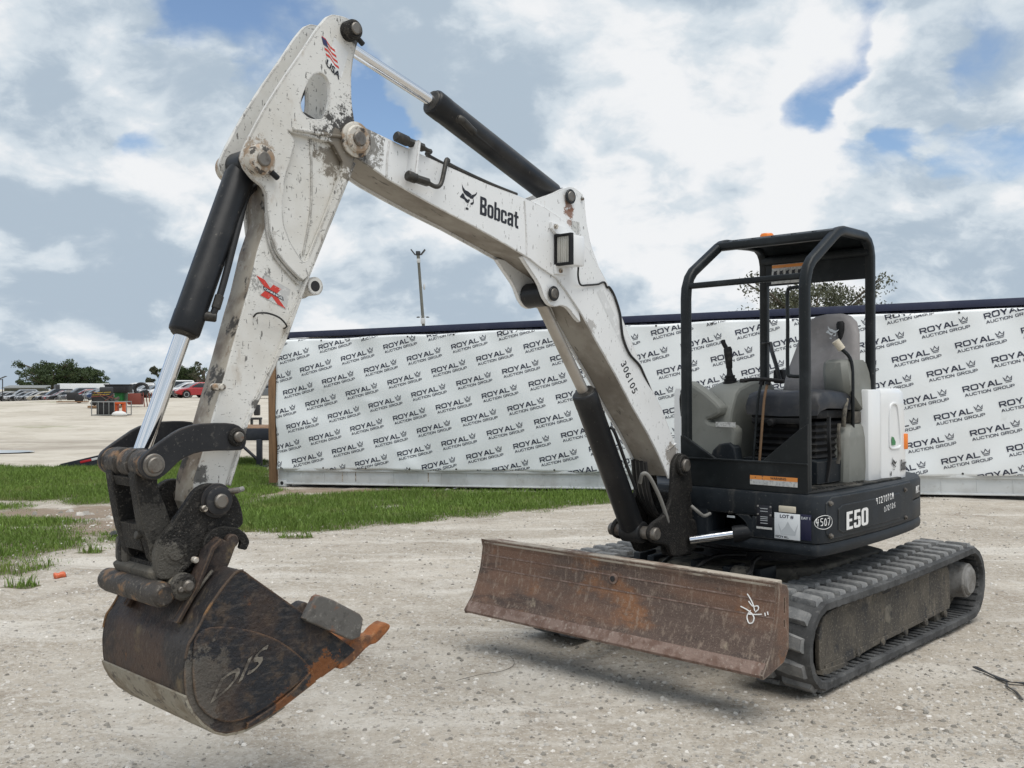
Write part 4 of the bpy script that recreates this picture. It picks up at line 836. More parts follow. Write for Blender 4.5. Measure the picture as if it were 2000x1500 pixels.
tube('joystick_horn', [(.37, .005, 1.80), (.385, -.012, 1.84), (.385, -.02, 1.865)], .014, 'bellows_black', EX, 4, 10)
box('switch_panel', (.33, .115, 1.612), (.10, .05, .025), 'bellows_black', EX, .008)
# travel levers and pedals
for v_, w in ((.335, 0), (.375, 1)):
    tube('travel_lever', [(.62, v_-.02, 1.03), (.61, v_-.005, 1.25), (.60, v_+.012, 1.50), (.58, v_+.025, 1.60)], .008, 'wood_handle' if w else 'rops_black', EX, 5, 8)
    tube('lever_grip', [(.582, v_+.022, 1.585), (.575, v_+.03, 1.625)], .016, 'bellows_black', EX, 2, 10)
tube('lever_handle', [(.60, .26, 1.612), (.595, .34, 1.618), (.585, .44, 1.612), (.58, .50, 1.605)], .011, 'bellows_black', EX, 4, 8)
for v_ in (.30, .42): box('foot_pedal', (.70, v_, 1.05), (.12, .07, .012), 'bellows_black', EX, .004, (0, R(-18), 0))
# left-hand console (near side)
rings = []
for z, u0, u1, v0, v1 in ((1.325, -.20, -.10, .62, .71), (1.38, -.22, -.02, .60, .725), (1.47, -.19, .10, .57, .72), (1.55, -.15, .20, .55, .715), (1.66, -.12, .225, .55, .71), (1.715, -.10, .215, .55, .70), (1.735, -.08, .19, .565, .69)):
    c_ = .03; rings.append([(u0+c_, v0, z), (u1-c_, v0, z), (u1, v0+c_, z), (u1, v1-c_, z), (u1-c_, v1, z), (u0+c_, v1, z), (u0, v1-c_, z), (u0, v0+c_, z)])
loft('left_console', rings, 'console_grey', EX, 40)
rings = []
for z, u0, u1, v0, v1 in ((1.015, -.15, .27, .60, .735), (1.10, -.16, .275, .60, .74), (1.27, -.15, .26, .60, .735), (1.33, -.13, .22, .61, .725), (1.352, -.10, .17, .625, .71)):
    c_ = .025; rings.append([(u0+c_, v0, z), (u1-c_, v0, z), (u1, v0+c_, z), (u1, v1-c_, z), (u1-c_, v1, z), (u0+c_, v1, z), (u0, v1-c_, z), (u0, v0+c_, z)])
lb = loft('side_locker', rings, 'console_grey', EX, 40)
plate('locker_grille', [(-.02, 1.16), (-.10, 1.16), (-.10, 1.28), (-.02, 1.28)], .735, .7435, 'console_grey', lb, .002)
tube('blade_lever', [(.15, .715, 1.33), (.16, .72, 1.50), (.145, .705, 1.72), (.19, .66, 1.80)], .011, 'rops_black', EX, 6, 8)
tube('lever_knob', [(.185, .665, 1.795), (.21, .638, 1.845)], .024, 'knob_cream', EX, 3, 12)
tube('lock_lever', [(.24, .70, 1.34), (.25, .71, 1.42), (.20, .70, 1.50)], .014, 'dusty_metal', EX, 5, 8); box('lock_bracket', (.08, .69, 1.39), (.10, .05, .07), 'dusty_metal', EX, .008)
tube('buckle_strap', [(.36, .73, 1.36), (.38, .735, 1.26), (.36, .73, 1.18), (.37, .725, 1.13)], .012, 'dusty_metal', EX, 4, 6)
tube('front_wiring', [(.855, -.005, 1.55), (.84, -.03, 1.5), (.84, -.02, 1.4)], .008, 'hose_black', EX, 4, 6)

# ---- swing bracket
SW = bpy.data.objects.new('swing_bracket', None); COL.objects.link(SW); SW.parent = EX; SW.empty_display_size = .1
arm_p = [(1.155, 1.155), (1.10, 1.205), (1.03, 1.19), (.985, 1.13), (.955, .98), (1.00, .955), (1.02, .90), (1.00, .82), (.92, .815), (.90, .63), (1.16, .615), (1.21, .70), (1.36, .725), (1.395, .78), (1.36, .83), (1.24, .865), (1.18, .94), (1.165, 1.03)]
for s in (1, -1): plate('bracket_cheek', chaikin(arm_p, 2, .2), s*.135-.028*(s > 0)-.0*(s < 0), s*.135+.028*(s < 0)+.0, 'coupler_black', SW, .010)
plate('bracket_web', chaikin([(1.10, .66), (1.05, .90), (.99, .98), (.93, .95), (.91, .64)], 1), -.11, .11, 'coupler_black', SW, .01)
lathe('swing_pin_boss', (.93, 0, .60), (.93, 0, .86), [(0, .085), (.02, .092), (.10, .092), (.11, .08), (.16, .08), (.17, .092), (.25, .092), (.26, .085)], 'coupler_black', SW, 28)
front('mount_nose', chaikin([(-.20, .67), (-.20, .99), (.19, .99), (.19, .67)], 1, .08), .70, .893, 'house_black', EX, .01)
cyl('boom_foot_pin', (1.075, -.19, 1.132), (1.075, .175, 1.132), .036, 'pin_steel', SW, .006)
lathe('pin_collar', (1.075, .135, 1.132), (1.075, .175, 1.132), [(0, .058), (.012, .06), (.022, .055), (.022, .036)], 'coupler_black', SW, 24)
cyl('cylinder_foot_pin', (1.345, -.16, .775), (1.345, .16, .775), .035, 'pin_steel', SW, .006)
tube('bracket_hose', [(1.38, .07, 1.05), (1.40, .10, 1.10), (1.37, .12, 1.09), (1.29, .13, .98), (1.22, .13, .86), (1.20, .125, .82)], .011, 'hose_grey', SW, 6, 8)
for k in range(4): tube('bracket_hose', [(1.32-.03*k, .06-.05*k, 1.16), (1.27-.03*k, .05-.05*k, .98), (1.16-.03*k, .04-.045*k, .84), (.95, .05-.04*k, .78)], .012, 'hose_black', SW, 5, 8)
tube('bracket_hose', [(1.02, .16, .90), (1.0, .19, .87), (.95, .2, .84), (.90, .21, .85)], .010, 'hose_grey', SW, 4, 8)
cyl('swing_rod', (1.02, .15, .705), (.80, .50, .775), .024, 'chrome', EX, .003); lathe('swing_cylinder', (.905, .36, .747), (.70, .69, .81), [(0, .045), (.02, .048), (.14, .048)], 'cylinder_black', EX, 24)

# ---- boom
BOOM = [(3.333, 2.495), (3.24, 2.461), (3.16, 2.429), (3.035, 2.391), (2.878, 2.347), (2.692, 2.3), (2.465, 2.234), (2.307, 2.185), (2.223, 2.148), (2.111, 2.108), (2.034, 2.045), (1.955, 1.973), (1.903, 1.925), (1.792, 1.799), (1.651, 1.65), (1.505, 1.479), (1.348, 1.31), (1.247, 1.187), (1.16, 1.06), (1.02, 1.07), (1.035, 1.18), (1.108, 1.269), (1.222, 1.447), (1.38, 1.645), (1.472, 1.773), (1.562, 1.905), (1.606, 1.975), (1.706, 2.110), (1.79, 2.201), (1.869, 2.276), (1.966, 2.347), (2.06, 2.400), (2.196, 2.443), (2.306, 2.463), (2.402, 2.476), (2.595, 2.499), (2.832, 2.539), (3.118, 2.589), (3.159, 2.598), (3.281, 2.622), (3.333, 2.622), (3.385, 2.60), (3.408, 2.56), (3.385, 2.515)]
BM = plate('boom', BOOM, -.095, .095, 'boom_white', EX, .004, 20, shrink=.012)
BM.data.materials.append(MATS['boom_shade_grime'])
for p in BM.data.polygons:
    if abs(p.normal.y) < .5 and (p.normal.z < -.35): p.material_index = 1  # downward faces get the paint with shade and grime in its colour
both(lambda a, b_: plate('boom_side_plate', BOOM, a, b_, 'boom_white', BM, .0025, 20), .095, .106)
LT = [(2.306, 2.455), (2.252, 2.477), (2.129, 2.522), (2.059, 2.555), (1.997, 2.576), (1.953, 2.573), (1.884, 2.545), (1.868, 2.421), (1.832, 2.3), (1.769, 2.2), (1.72, 2.10), (1.80, 2.12), (1.95, 2.27), (2.10, 2.38)]
both(lambda a, b_: plate('cylinder_lug', chaikin(LT, 1, .18), a, b_, 'boom_white', BM, .0025, 30), .078, .0945)
LL = [(2.357, 2.20), (2.311, 2.155), (2.223, 2.074), (2.190, 2.01), (2.155, 1.977), (2.115, 1.966), (2.06, 1.978), (2.01, 1.970), (1.943, 1.915), (1.911, 1.898), (1.93, 1.96), (2.0, 2.04), (2.10, 2.12), (2.25, 2.19)]
both(lambda a, b_: plate('lower_lug', chaikin(LL, 1, .18), a, b_, 'boom_white', BM, .0025, 30), .070, .0945)
for pts in ([(2.345, .1075, 2.455), (2.333, .1075, 2.33), (2.330, .1075, 2.205)], [(3.165, .1075, 2.588), (3.175, .1075, 2.52), (3.178, .1075, 2.442)], [(1.17, .1075, 1.22), (1.09, .1075, 1.255)]):
    tube('weld_seam', pts, .0045, 'boom_white', BM, 5, 6)
for (u_, z), r_ in (((2.007, 2.522), .026), ((2.135, 2.030), .026)):
    cyl('pivot_pin', (u_, -.118, z), (u_, .118, z), r_, 'pin_steel', BM, .004)
    lathe('pin_ring', (u_, .104, z), (u_, .124, z), [(0, r_+.010), (.006, r_+.011), (.010, r_+.007), (.010, r_)], 'cylinder_black', BM, 24)
for v_ in (.07,): cyl('locking_bolt', (1.905, v_, 2.525), (1.905, .108, 2.525), .008, 'pin_steel', BM, .002, 10)
lathe('arm_pivot_boss', (3.347, -.145, 2.56), (3.347, .145, 2.56), [(0, .050), (.006, .056), (.284, .056), (.290, .050)], 'boss_steel', BM, 32)
cyl('arm_pivot_pin', (3.347, -.155, 2.56), (3.347, .156, 2.56), .030, 'pin_steel', BM, .005)
lathe('pivot_washer', (3.347, .118, 2.56), (3.347, .14, 2.56), [(0, .070), (.010, .071), (.014, .064), (.014, .05)], 'boss_steel', BM, 32)
# print on the boom side
VP = .1068
side_print('logo', CATA, (2.764, 2.356), (2.655, 2.370), (2.763, 2.474), VP, 'decal_black', BM)
side_print('brand_lettering', glyphs('Bobcat', NARROW, .045), (2.639, 2.353), (2.386, 2.316), (2.636, 2.437), VP, 'decal_black', BM)
side_print('stencil_number', text_flat('306105', .012, 1.15), (1.600, 1.694), (1.492, 1.532), (1.556, 1.716), VP, 'decal_black', BM)
side_print('faded_decal', SQ, (1.80, 2.06), (1.545, 1.735), (1.755, 2.085), VP, 'decal_faint', BM)
side_print('small_decal', SQ, (1.985, 2.345), (1.925, 2.345), (1.985, 2.405), .0972, 'decal_silver', BM)
# pipe fittings on the boom side
bk = plate('pipe_bracket', [(3.075, 2.455), (3.060, 2.455), (3.040, 2.60), (3.052, 2.605)], .10, .165, 'boom_white', BM, .002)
for (a, c_), v_ in ((((3.105, 2.452), (2.985, 2.438)), .150), (((3.145, 2.612), (2.99, 2.588)), .125)):
    cyl('coupling', (a[0], v_, a[1]), ((a[0]+c_[0])/2+.01, v_, (a[1]+c_[1])/2), .022, 'fitting', BM, .005, 16)
    cyl('coupling_nut', ((a[0]+c_[0])/2+.012, v_, (a[1]+c_[1])/2), (c_[0], v_, c_[1]), .018, 'fitting', BM, .004, 6)
tube('steel_pipe', [(2.99, .150, 2.438), (2.945, .150, 2.428), (2.915, .150, 2.445), (2.89, .145, 2.51), (2.87, .135, 2.555), (2.84, .115, 2.562), (2.80, .085, 2.553), (2.55, .07, 2.513), (2.36, .07, 2.487)], .010, 'fitting', BM, 6, 8)
tube('steel_pipe', [(2.99, .125, 2.588), (2.96, .12, 2.583), (2.93, .10, 2.588), (2.90, .07, 2.572), (2.55, .045, 2.513), (2.36, .045, 2.487)], .010, 'fitting', BM, 6, 8)
for v_ in (-.06, -.03, .0): tube('steel_pipe', [(3.10, v_, 2.60), (2.83, v_, 2.556), (2.55, v_, 2.513), (2.36, v_, 2.49)], .010, 'fitting', BM, 5, 8)
# work light
WL = bpy.data.objects.new('work_light', None); COL.objects.link(WL); WL.parent = EX; WL.empty_display_size = .1
box('light_housing', (2.055, .155, 2.240), (.10, .085, .15), 'hood_white', WL, .010)
fr_ = front('light_bezel', [[(.108, 2.165), (.108, 2.318), (.212, 2.318), (.212, 2.165)], [(.120, 2.178), (.120, 2.305), (.200, 2.305), (.200, 2.178)]], 2.105, 2.135, 'bellows_black', WL, .005)
front('light_lens', [(.118, 2.176), (.118, 2.307), (.202, 2.307), (.202, 2.176)], 2.110, 2.124, 'lens_glass', fr_, .002)
for i in range(6): box('lens_flute', (2.125, .127+.0135*i, 2.241), (.005, .004, .124), 'lens_glass', fr_, .001)
plate('light_bracket', [(2.13, 2.32), (2.165, 2.345), (2.165, 2.375), (2.03, 2.355), (2.03, 2.325)], .106, .124, 'hood_white', WL, .003); cyl('bracket_bolt', (2.14, .12, 2.355), (2.14, .135, 2.355), .013, 'boss_steel', WL, .003, 6)
plate('light_bracket', [(2.14, 2.17), (2.135, 2.125), (2.06, 2.125), (2.065, 2.17)], .106, .120, 'hood_white', WL, .003); cyl('bracket_bolt', (2.10, .118, 2.143), (2.10, .130, 2.143), .012, 'boss_steel', WL, .003, 6)
tube('light_cable', [(2.01, .16, 2.165), (2.00, .15, 2.12), (1.95, .125, 2.085), (1.88, .115, 2.09), (1.80, .115, 2.10), (1.745, .112, 2.115), (1.72, .11, 2.09)], .005, 'hose_black', WL, 6, 6)
tube('boom_cable', [(1.72, .111, 2.09), (1.70, .112, 2.09), (1.659, .112, 2.050), (1.615, .113, 1.966), (1.602, .114, 1.895), (1.585, .114, 1.828), (1.530, .113, 1.750), (1.440, .112, 1.690), (1.385, .108, 1.628), (1.32, .10, 1.555), (1.20, .09, 1.40)], .0065, 'hose_black', EX, 8, 6)
for k in range(4): tube('boom_hose', [(1.40-.01*k, .08-.045*k, 1.62+.02*k), (1.32-.012*k, .085-.045*k, 1.545), (1.235-.014*k, .088-.045*k, 1.43), (1.14-.014*k, .085-.045*k, 1.29), (1.06-.012*k, .07-.045*k, 1.19), (.985, .06-.04*k, 1.08)], .014, 'hose_black', EX, 6, 8)
# boom cylinder
def ram(name, pin_rod, gland, pin_base, r_rod, r_bar, rodmat, parent, eye=.055, eyew=.045, vc=0.):
    a, g, c_ = (Vector(uz(p, vc)) for p in (pin_rod, gland, pin_base)); L_ = (c_-g).length
    e = bpy.data.objects.new(name, None); COL.objects.link(e); e.parent = parent; e.empty_display_size = .1
    lathe('piston_rod', a, g, [(0, r_rod), ((g-a).length+.03, r_rod)], rodmat, e, 28)
    lathe('cylinder_barrel', g, c_, [(0, r_rod+.003), (0, r_bar*.90), (.004, r_bar*.98), (.012, r_bar*1.02), (.075, r_bar*1.02), (.079, r_bar), (L_-.05, r_bar), (L_-.02, r_bar*.8), (L_, r_bar*.7)], 'cylinder_black', e, 32)
    for p in (a, c_): cyl('cylinder_eye', p+Vector((0, -eyew, 0)), p+Vector((0, eyew, 0)), eye, 'cylinder_black', e, .006)
    lathe('gland_ring', g, g+(a-g), [(-.002, r_bar*.86), (.006, r_bar*.8), (.012, r_rod+.006), (.012, r_rod+.001)], 'fitting', e, 28)
    return e
rb = ram('boom_cylinder', (2.135, 2.030), (1.775, 1.545), (1.345, .775), .029, .066, 'rod_dull', EX, .060, .066)
ra = ram('arm_cylinder', (3.379, 2.984), (2.850, 2.838), (2.007, 2.522), .0255, .059, 'chrome', EX, .05, .045, .020)
rk = ram('bucket_cylinder', (4.200, 1.318), (4.032, 1.765), (3.792, 2.403), .029, .055, 'chrome', EX, .05, .050, .022)
cyl('port_block', (2.735, .045, 2.780), (2.735, .075, 2.772), .02, 'fitting', ra, .004, 12); tube('port_elbow', [(2.735, .07, 2.775), (2.72, .08, 2.765), (2.67, .075, 2.742), (2.64, .07, 2.730)], .018, 'fitting', ra, 4, 10)
tube('oil_pipe', [(2.64, .065, 2.73), (2.45, .06, 2.655), (2.2, .05, 2.555), (2.1, .03, 2.53)], .009, 'cylinder_black', ra, 4, 8)
cyl('port_block', (3.975, .05, 1.83), (3.930, .072, 1.825), .018, 'fitting', rk, .004, 12)
tube('oil_hose', [(3.945, .068, 1.83), (3.93, .072, 1.87), (3.90, .072, 1.96), (3.84, .06, 2.15), (3.79, .04, 2.28), (3.74, .02, 2.33)], .013, 'hose_black', rk, 6, 8)
cyl('hose_ferrule', (3.934, .071, 1.855), (3.918, .072, 1.905), .0165, 'fitting', rk, .003, 10)
tube('oil_pipe', [(1.62, .05, 1.36), (1.60, .068, 1.33), (1.50, .07, 1.15), (1.42, .07, 1.02)], .009, 'cylinder_black', rb, 4, 8)

# ---- arm
GOOSE = [(3.48, 3.018), (3.453, 3.034), (3.402, 3.040), (3.339, 3.032), (3.308, 3.001), (3.335, 2.945), (3.354, 2.881), (3.364, 2.809), (3.362, 2.706), (3.345, 2.62), (3.325, 2.528), (3.35, 2.48), (3.39, 2.382), (3.454, 2.244), (3.519, 2.103), (3.569, 1.999), (3.595, 1.977), (3.667, 2.033), (3.71, 2.079), (3.738, 2.148), (3.747, 2.223), (3.749, 2.283), (3.766, 2.314), (3.807, 2.335), (3.841, 2.368), (3.857, 2.405), (3.849, 2.431), (3.817, 2.497), (3.755, 2.609), (3.678, 2.732), (3.594, 2.855), (3.525, 2.962)]
HOLE = chaikin([(3.509, 2.792), (3.48, 2.781), (3.468, 2.754), (3.468, 2.704), (3.476, 2.652), (3.493, 2.619), (3.524, 2.607), (3.564, 2.605), (3.594, 2.622), (3.603, 2.656), (3.589, 2.698), (3.57, 2.741), (3.547, 2.774)], 2)
INSET = chaikin([(3.66, 2.540), (3.644, 2.535), (3.456, 2.530), (3.400, 2.455), (3.478, 2.262), (3.572, 2.060), (3.592, 2.052), (3.645, 2.116), (3.676, 2.18), (3.683, 2.256), (3.672, 2.353), (3.622, 2.506)], 1, .12)
ARMB = [(3.745, 2.33), (3.743, 2.19), (3.784, 2.079), (3.822, 1.931), (3.85, 1.846), (3.906, 1.659), (3.966, 1.471), (4.002, 1.351), (4.037, 1.258), (4.045, 1.17), (4.02, 1.11), (3.94, 1.10), (3.905, 1.15), (3.897, 1.218), (3.85, 1.35), (3.823, 1.442), (3.765, 1.548), (3.706, 1.656), (3.648, 1.779), (3.596, 1.898), (3.550, 2.001), (3.436, 2.248), (3.371, 2.387), (3.331, 2.474), (3.325, 2.56), (3.45, 2.58), (3.66, 2.56)]
AR = plate('arm', ARMB, -.034, .094, 'arm_white', EX, .010, 25, shrink=.004)
AR.data.materials.append(MATS['arm_front'])
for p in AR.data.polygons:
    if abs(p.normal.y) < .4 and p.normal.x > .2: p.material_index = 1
for a, b_ in ((.094, .116), (-.056, -.034)): plate('gooseneck_plate', [chaikin(GOOSE, 1, .15), HOLE, INSET], a, b_, 'arm_white', AR, .003, 25)
for a, b_ in ((.092, .108), (-.048, -.032)): plate('rear_flange', [(3.335, 2.47), (3.375, 2.387), (3.44, 2.248), (3.555, 2.001), (3.648, 1.779), (3.706, 1.656), (3.765, 1.548), (3.823, 1.442), (3.85, 1.35), (3.895, 1.22), (3.908, 1.225), (3.862, 1.356), (3.836, 1.448), (3.778, 1.554), (3.719, 1.662), (3.661, 1.785), (3.568, 2.007), (3.453, 2.254), (3.388, 2.393), (3.35, 2.475)], a, b_, 'arm_white', AR, .0015, 25)
tube('weld_seam', [(3.64, .118, 2.548), (3.55, .118, 2.552), (3.47, .118, 2.556), (3.40, .118, 2.562)], .008, 'arm_white', AR, 4, 8)
tube('weld_seam', [(3.745, .100, 2.22), (3.738, .100, 2.14), (3.712, .100, 2.07), (3.665, .100, 2.02), (3.60, .100, 1.966)], .006, 'arm_white', AR, 4, 6)
tube('weld_seam', [(3.545, .0965, 2.53), (3.54, .0965, 2.40), (3.545, .0965, 2.25), (3.58, .0965, 2.08)], .005, 'arm_white', AR, 5, 6)
def boss(u_, z, r_, v0, v1, pr, mat='boss_steel', parent=AR, bolt=None):
    lathe('pin_boss', (u_, v0, z), (u_, v1, z), [(0, r_-.006), (.006, r_), (v1-v0-.012, r_), (v1-v0-.006, r_*.95), (v1-v0-.002, r_*.80), (v1-v0, pr+.008)], mat, parent, 32)
    cyl('pivot_pin', (u_, v1-.02, z), (u_, v1+.010, z), pr, 'pin_steel', parent, .004, 24)
    if bolt: cyl('keeper_bolt', (u_+bolt[0]*.55, v1-.028, z+bolt[1]*.55), (u_+bolt[0]*1.25, v1-.024, z+bolt[1]*1.25), .011, 'cylinder_black', parent, .003, 10)
for s in (1, -1):
    if s > 0:
        boss(3.379, 2.984, .040, .110, .165, .024, 'coupler_black', AR, (-.045, -.035)); boss(3.792, 2.403, .056, .110, .160, .027, 'boss_steel', AR, (-.062, -.045))
    else:
        for u_, z, r_ in ((3.379, 2.984, .04), (3.792, 2.403, .052)): cyl('pin_boss', (u_, -.05, z), (u_, -.095, z), r_, 'boss_steel', AR)
cyl('cylinder_pin', (3.379, -.10, 2.984), (3.379, .15, 2.984), .024, 'pin_steel', AR); cyl('cylinder_pin', (3.792, -.10, 2.403), (3.792, .15, 2.403), .027, 'pin_steel', AR)
# thumb-bracket eye on the underside
plate('eye_bracket', chaikin([(3.60, 1.93), (3.56, 2.01), (3.535, 2.02), (3.50, 1.99), (3.49, 1.955), (3.51, 1.925), (3.56, 1.915), (3.62, 1.84), (3.63, 1.86)], 1), -.03, .03, 'arm_white', AR, .006)
ey = lathe('bracket_eye', (3.508, -.055, 1.968), (3.508, .075, 1.968), [(0, .020), (0, .036), (.13, .036), (.13, .020)], 'arm_white', AR, 24); lathe('eye_shade_disc', (3.508, .04, 1.968), (3.508, .0765, 1.968), [(0, .021), (.036, .021)], 'hose_black', AR, 20)  # black disc stands in for the shade inside the eye
tube('arm_hose', [(3.62, -.03, 2.60), (3.55, .0, 2.64), (3.48, .03, 2.61), (3.44, .04, 2.58)], .022, 'hose_black', AR, 5, 10); tube('arm_hose', [(3.46, -.06, 2.80), (3.50, -.07, 2.70), (3.47, -.05, 2.62), (3.43, 0, 2.56)], .018, 'hose_black', AR, 5, 10)
tube('grab_loop', [(3.795, .097, 1.832), (3.79, .115, 1.845), (3.75, .125, 1.846), (3.70, .122, 1.832), (3.665, .115, 1.805), (3.665, .097, 1.795)], .0035, 'hose_black', AR, 5, 6)
for du in (-.012, .022): cyl('stop_bolt', (3.936+du, .07+du, 1.575), (3.936+du, .112+du*.5, 1.575), .013, 'boss_steel', AR, .003, 12)
# stickers on the arm
st_ = side_print('flag_sticker', SQ, (3.480, 2.838), (3.412, 2.792), (3.447, 2.946), .1167, 'decal_faint', AR)
flagm = []
for k in range(4):
    a0 = .26+k*.19; flagm.append(flat_place(poly_flat([[(.05, a0), (.35, a0+.07), (.65, a0-.03), (.98, a0+.04), (.98, a0+.13), (.65, a0+.06), (.35, a0+.16), (.05, a0+.09)]]), uz((3.480, 2.838), .1172), (-.068, 0, -.046), (.033, 0, .108)))
printed('flag_stripes', flagm, 'decal_red', st_)
printed('flag_canton', [flat_place(poly_flat([[(.02, .62), (.4, .70), (.4, .95), (.02, .88)]]), uz((3.480, 2.838), .1177), (-.068, 0, -.046), (.033, 0, .108))], 'decal_blue', st_)
side_print('sticker_lettering', text_flat('USA', .03), (3.488, 2.826), (3.424, 2.782), (3.480, 2.852), .1177, 'decal_black', st_)
xs_ = side_print('exchange_sticker', SQ, (3.768, 1.914), (3.655, 1.868), (3.748, 1.990), .0955, 'sticker_grey', AR)
ox, X_, Y_ = uz((3.768, 1.914), .0961), (-.113, 0, -.046), (.020, 0, .076)
printed('sticker_cross', [flat_place(poly_flat([[(.04, .98), (.36, .98), (.52, .70), (.68, .98), (.99, .98), (.69, .50), (.99, .02), (.67, .02), (.50, .30), (.32, .02), (.02, .02), (.33, .50)]]), ox, X_, Y_)], 'decal_red', xs_)
printed('sticker_band', [flat_place(poly_flat([[(.22, .40), (.98, .40), (.98, .60), (.22, .60)]]), uz((3.768, 1.914), .0965), X_, Y_)], 'decal_black', xs_)
V_, F_ = text_flat('CHANGE', .02); printed('sticker_lettering', [flat_place((V_*np.array([.70, .13])+np.array([.25, .435]), F_), uz((3.768, 1.914), .0969), X_, Y_)], 'decal_paper', xs_)

# ---- linkage, coupler and bucket
RK = chaikin([(4.237, 1.359), (4.188, 1.391), (4.128, 1.429), (4.064, 1.448), (3.955, 1.450), (3.901, 1.443), (3.868, 1.418), (3.862, 1.38), (3.875, 1.350), (3.921, 1.350), (3.987, 1.353), (4.053, 1.351), (4.115, 1.329), (4.165, 1.285), (4.198, 1.265), (4.232, 1.270), (4.257, 1.298), (4.262, 1.332)], 1)
both(lambda a, b_: plate('rocker_link', RK, a, b_, 'black_paint', EX, .004, 30), .140, .162)
boss(3.905, 1.398, .034, .145, .176, .019, 'coupler_black', EX); boss(4.212, 1.316, .040, .145, .170, .027, 'pin_steel', EX)
cyl('rocker_pin', (3.905, -.17, 1.398), (3.905, .16, 1.398), .024, 'pin_steel', EX)
lathe('link_barrel', (4.210, -.175, 1.316), (4.210, .14, 1.316), [(0, .035), (.006, .047), (.05, .047), (.052, .042), (.06, .042), (.062, .050), (.13, .050), (.134, .042), (.16, .042), (.164, .050), (.23, .050), (.232, .043), (.24, .043), (.244, .048), (.31, .048), (.315, .04)], 'barrel_dark', EX, 32)
LK = [(4.258, 1.300), (4.214, 1.325), (4.176, 1.300), (4.170, 1.233), (4.156, 1.197), (4.134, 1.148), (4.122, 1.09), (4.095, 1.03), (4.11, .985), (4.15, .97), (4.19, .985), (4.205, 1.04), (4.226, 1.101), (4.246, 1.215)]
HL = bpy.data.objects.new('bucket_link', None); COL.objects.link(HL); HL.parent = EX; HL.empty_display_size = .1
both(lambda a, b_: plate('link_cheek', chaikin(LK, 1), a, b_, 'coupler_black', HL, .006, 30), .062, .112)
plate('link_web', [(4.225, 1.11), (4.205, 1.02), (4.14, 1.01), (4.14, 1.12)], -.065, .065, 'coupler_black', HL, .006)
plate('link_web', [(4.25, 1.27), (4.24, 1.24), (4.19, 1.24), (4.19, 1.29)], -.065, .065, 'coupler_black', HL, .006)
cyl('grease_boss', (4.215, .075, 1.075), (4.235, .075, 1.078), .014, 'fitting', HL, .003, 12)
CP = [(4.086, 1.176), (4.052, 1.222), (4.009, 1.240), (3.942, 1.232), (3.893, 1.190), (3.868, 1.127), (3.866, 1.075), (3.93, 1.062), (3.976, 1.055), (4.016, 1.025), (4.052, .978), (4.090, .945), (4.144, .924), (4.188, .930), (4.196, .968), (4.200, 1.013), (4.189, 1.058), (4.147, 1.100)]
QC = bpy.data.objects.new('quick_coupler', None); COL.objects.link(QC); QC.parent = EX; QC.empty_display_size = .1
both(lambda a, b_: plate('coupler_cheek', chaikin(CP, 1), a, b_, 'coupler_black', QC, .005, 30), .115, .145)
plate('coupler_body', [(4.06, 1.02), (3.90, 1.06), (3.90, 1.0), (4.06, .93), (4.18, .93), (4.18, .98)], -.116, .116, 'coupler_black', QC, .006)
lathe('pin_boss', (3.975, .140, 1.178), (3.975, .185, 1.178), [(0, .060), (.012, .060), (.014, .050), (.03, .050), (.034, .042), (.036, .028)], 'black_paint', QC, 32); cyl('bucket_pin', (3.975, -.16, 1.178), (3.975, .190, 1.178), .0255, 'pin_steel', QC, .005)
cyl('keeper_bolt', (4.028, .145, 1.155), (4.028, .168, 1.155), .012, 'boss_steel', QC, .003, 10); cyl('keeper_bolt', (3.935, .155, 1.205), (3.905, .185, 1.212), .011, 'pin_steel', QC, .004, 12); cyl('keeper_tip', (3.907, .18, 1.2115), (3.888, .185, 1.216), .009, 'hub_grey', QC, .003, 10)
lathe('pin_boss', (4.125, .140, 1.016), (4.125, .152, 1.016), [(0, .046), (.006, .046), (.008, .042), (.008, .03)], 'coupler_black', QC, 28); cyl('link_pin', (4.125, -.15, 1.016), (4.125, .153, 1.016), .033, 'coupler_black', QC, .005); cyl('keeper_bolt', (4.062, .145, .982), (4.062, .170, .982), .011, 'boss_steel', QC, .003, 10)
cyl('cheek_bolt', (3.985, .143, 1.085), (3.985, .149, 1.085), .024, 'coupler_black', QC, .002, 20)
HK = [(4.038, .968), (4.032, 1.046), (4.006, 1.077), (3.967, 1.089), (3.903, 1.077), (3.868, 1.052), (3.852, 1.021), (3.866, .992), (3.895, 1.001), (3.888, 1.022), (3.897, 1.033), (3.909, 1.014), (3.943, .948), (3.987, .916)]
both(lambda a, b_: plate('coupler_hook', chaikin(HK, 1, .15), a, b_, 'coupler_black', QC, .004, 30), .146, .166)
lathe('coupler_tube', (4.192, -.235, .885), (4.192, .20, .885), [(0, .025), (.01, .040), (.04, .043), (.40, .043), (.425, .040), (.435, .03)], 'barrel_dark', QC, 24)
box('coupler_plate', (4.165, -.02, .945), (.07, .30, .05), 'dusty_metal', QC, .01, (0, R(25), 0)); box('coupler_lump', (4.155, -.13, 1.0), (.08, .10, .10), 'dusty_metal', QC, .02)
BK = bpy.data.objects.new('bucket', None); COL.objects.link(BK); BK.parent = EX; BK.empty_display_size = .1
SHELL = [(3.938, .932), (3.964, .951), (3.989, .949), (4.014, .930), (4.053, .891), (4.101, .833), (4.136, .774), (4.165, .736), (4.178, .673), (4.179, .621), (4.172, .564), (4.149, .511), (4.112, .467), (4.07, .431), (4.028, .413), (3.965, .409), (3.887, .425), (3.80, .456), (3.673, .510), (3.555, .556), (3.49, .590)]
sh_ = [(p.x, p.y) for p in pathpts([(a, b_, 0) for a, b_ in SHELL], 3)]
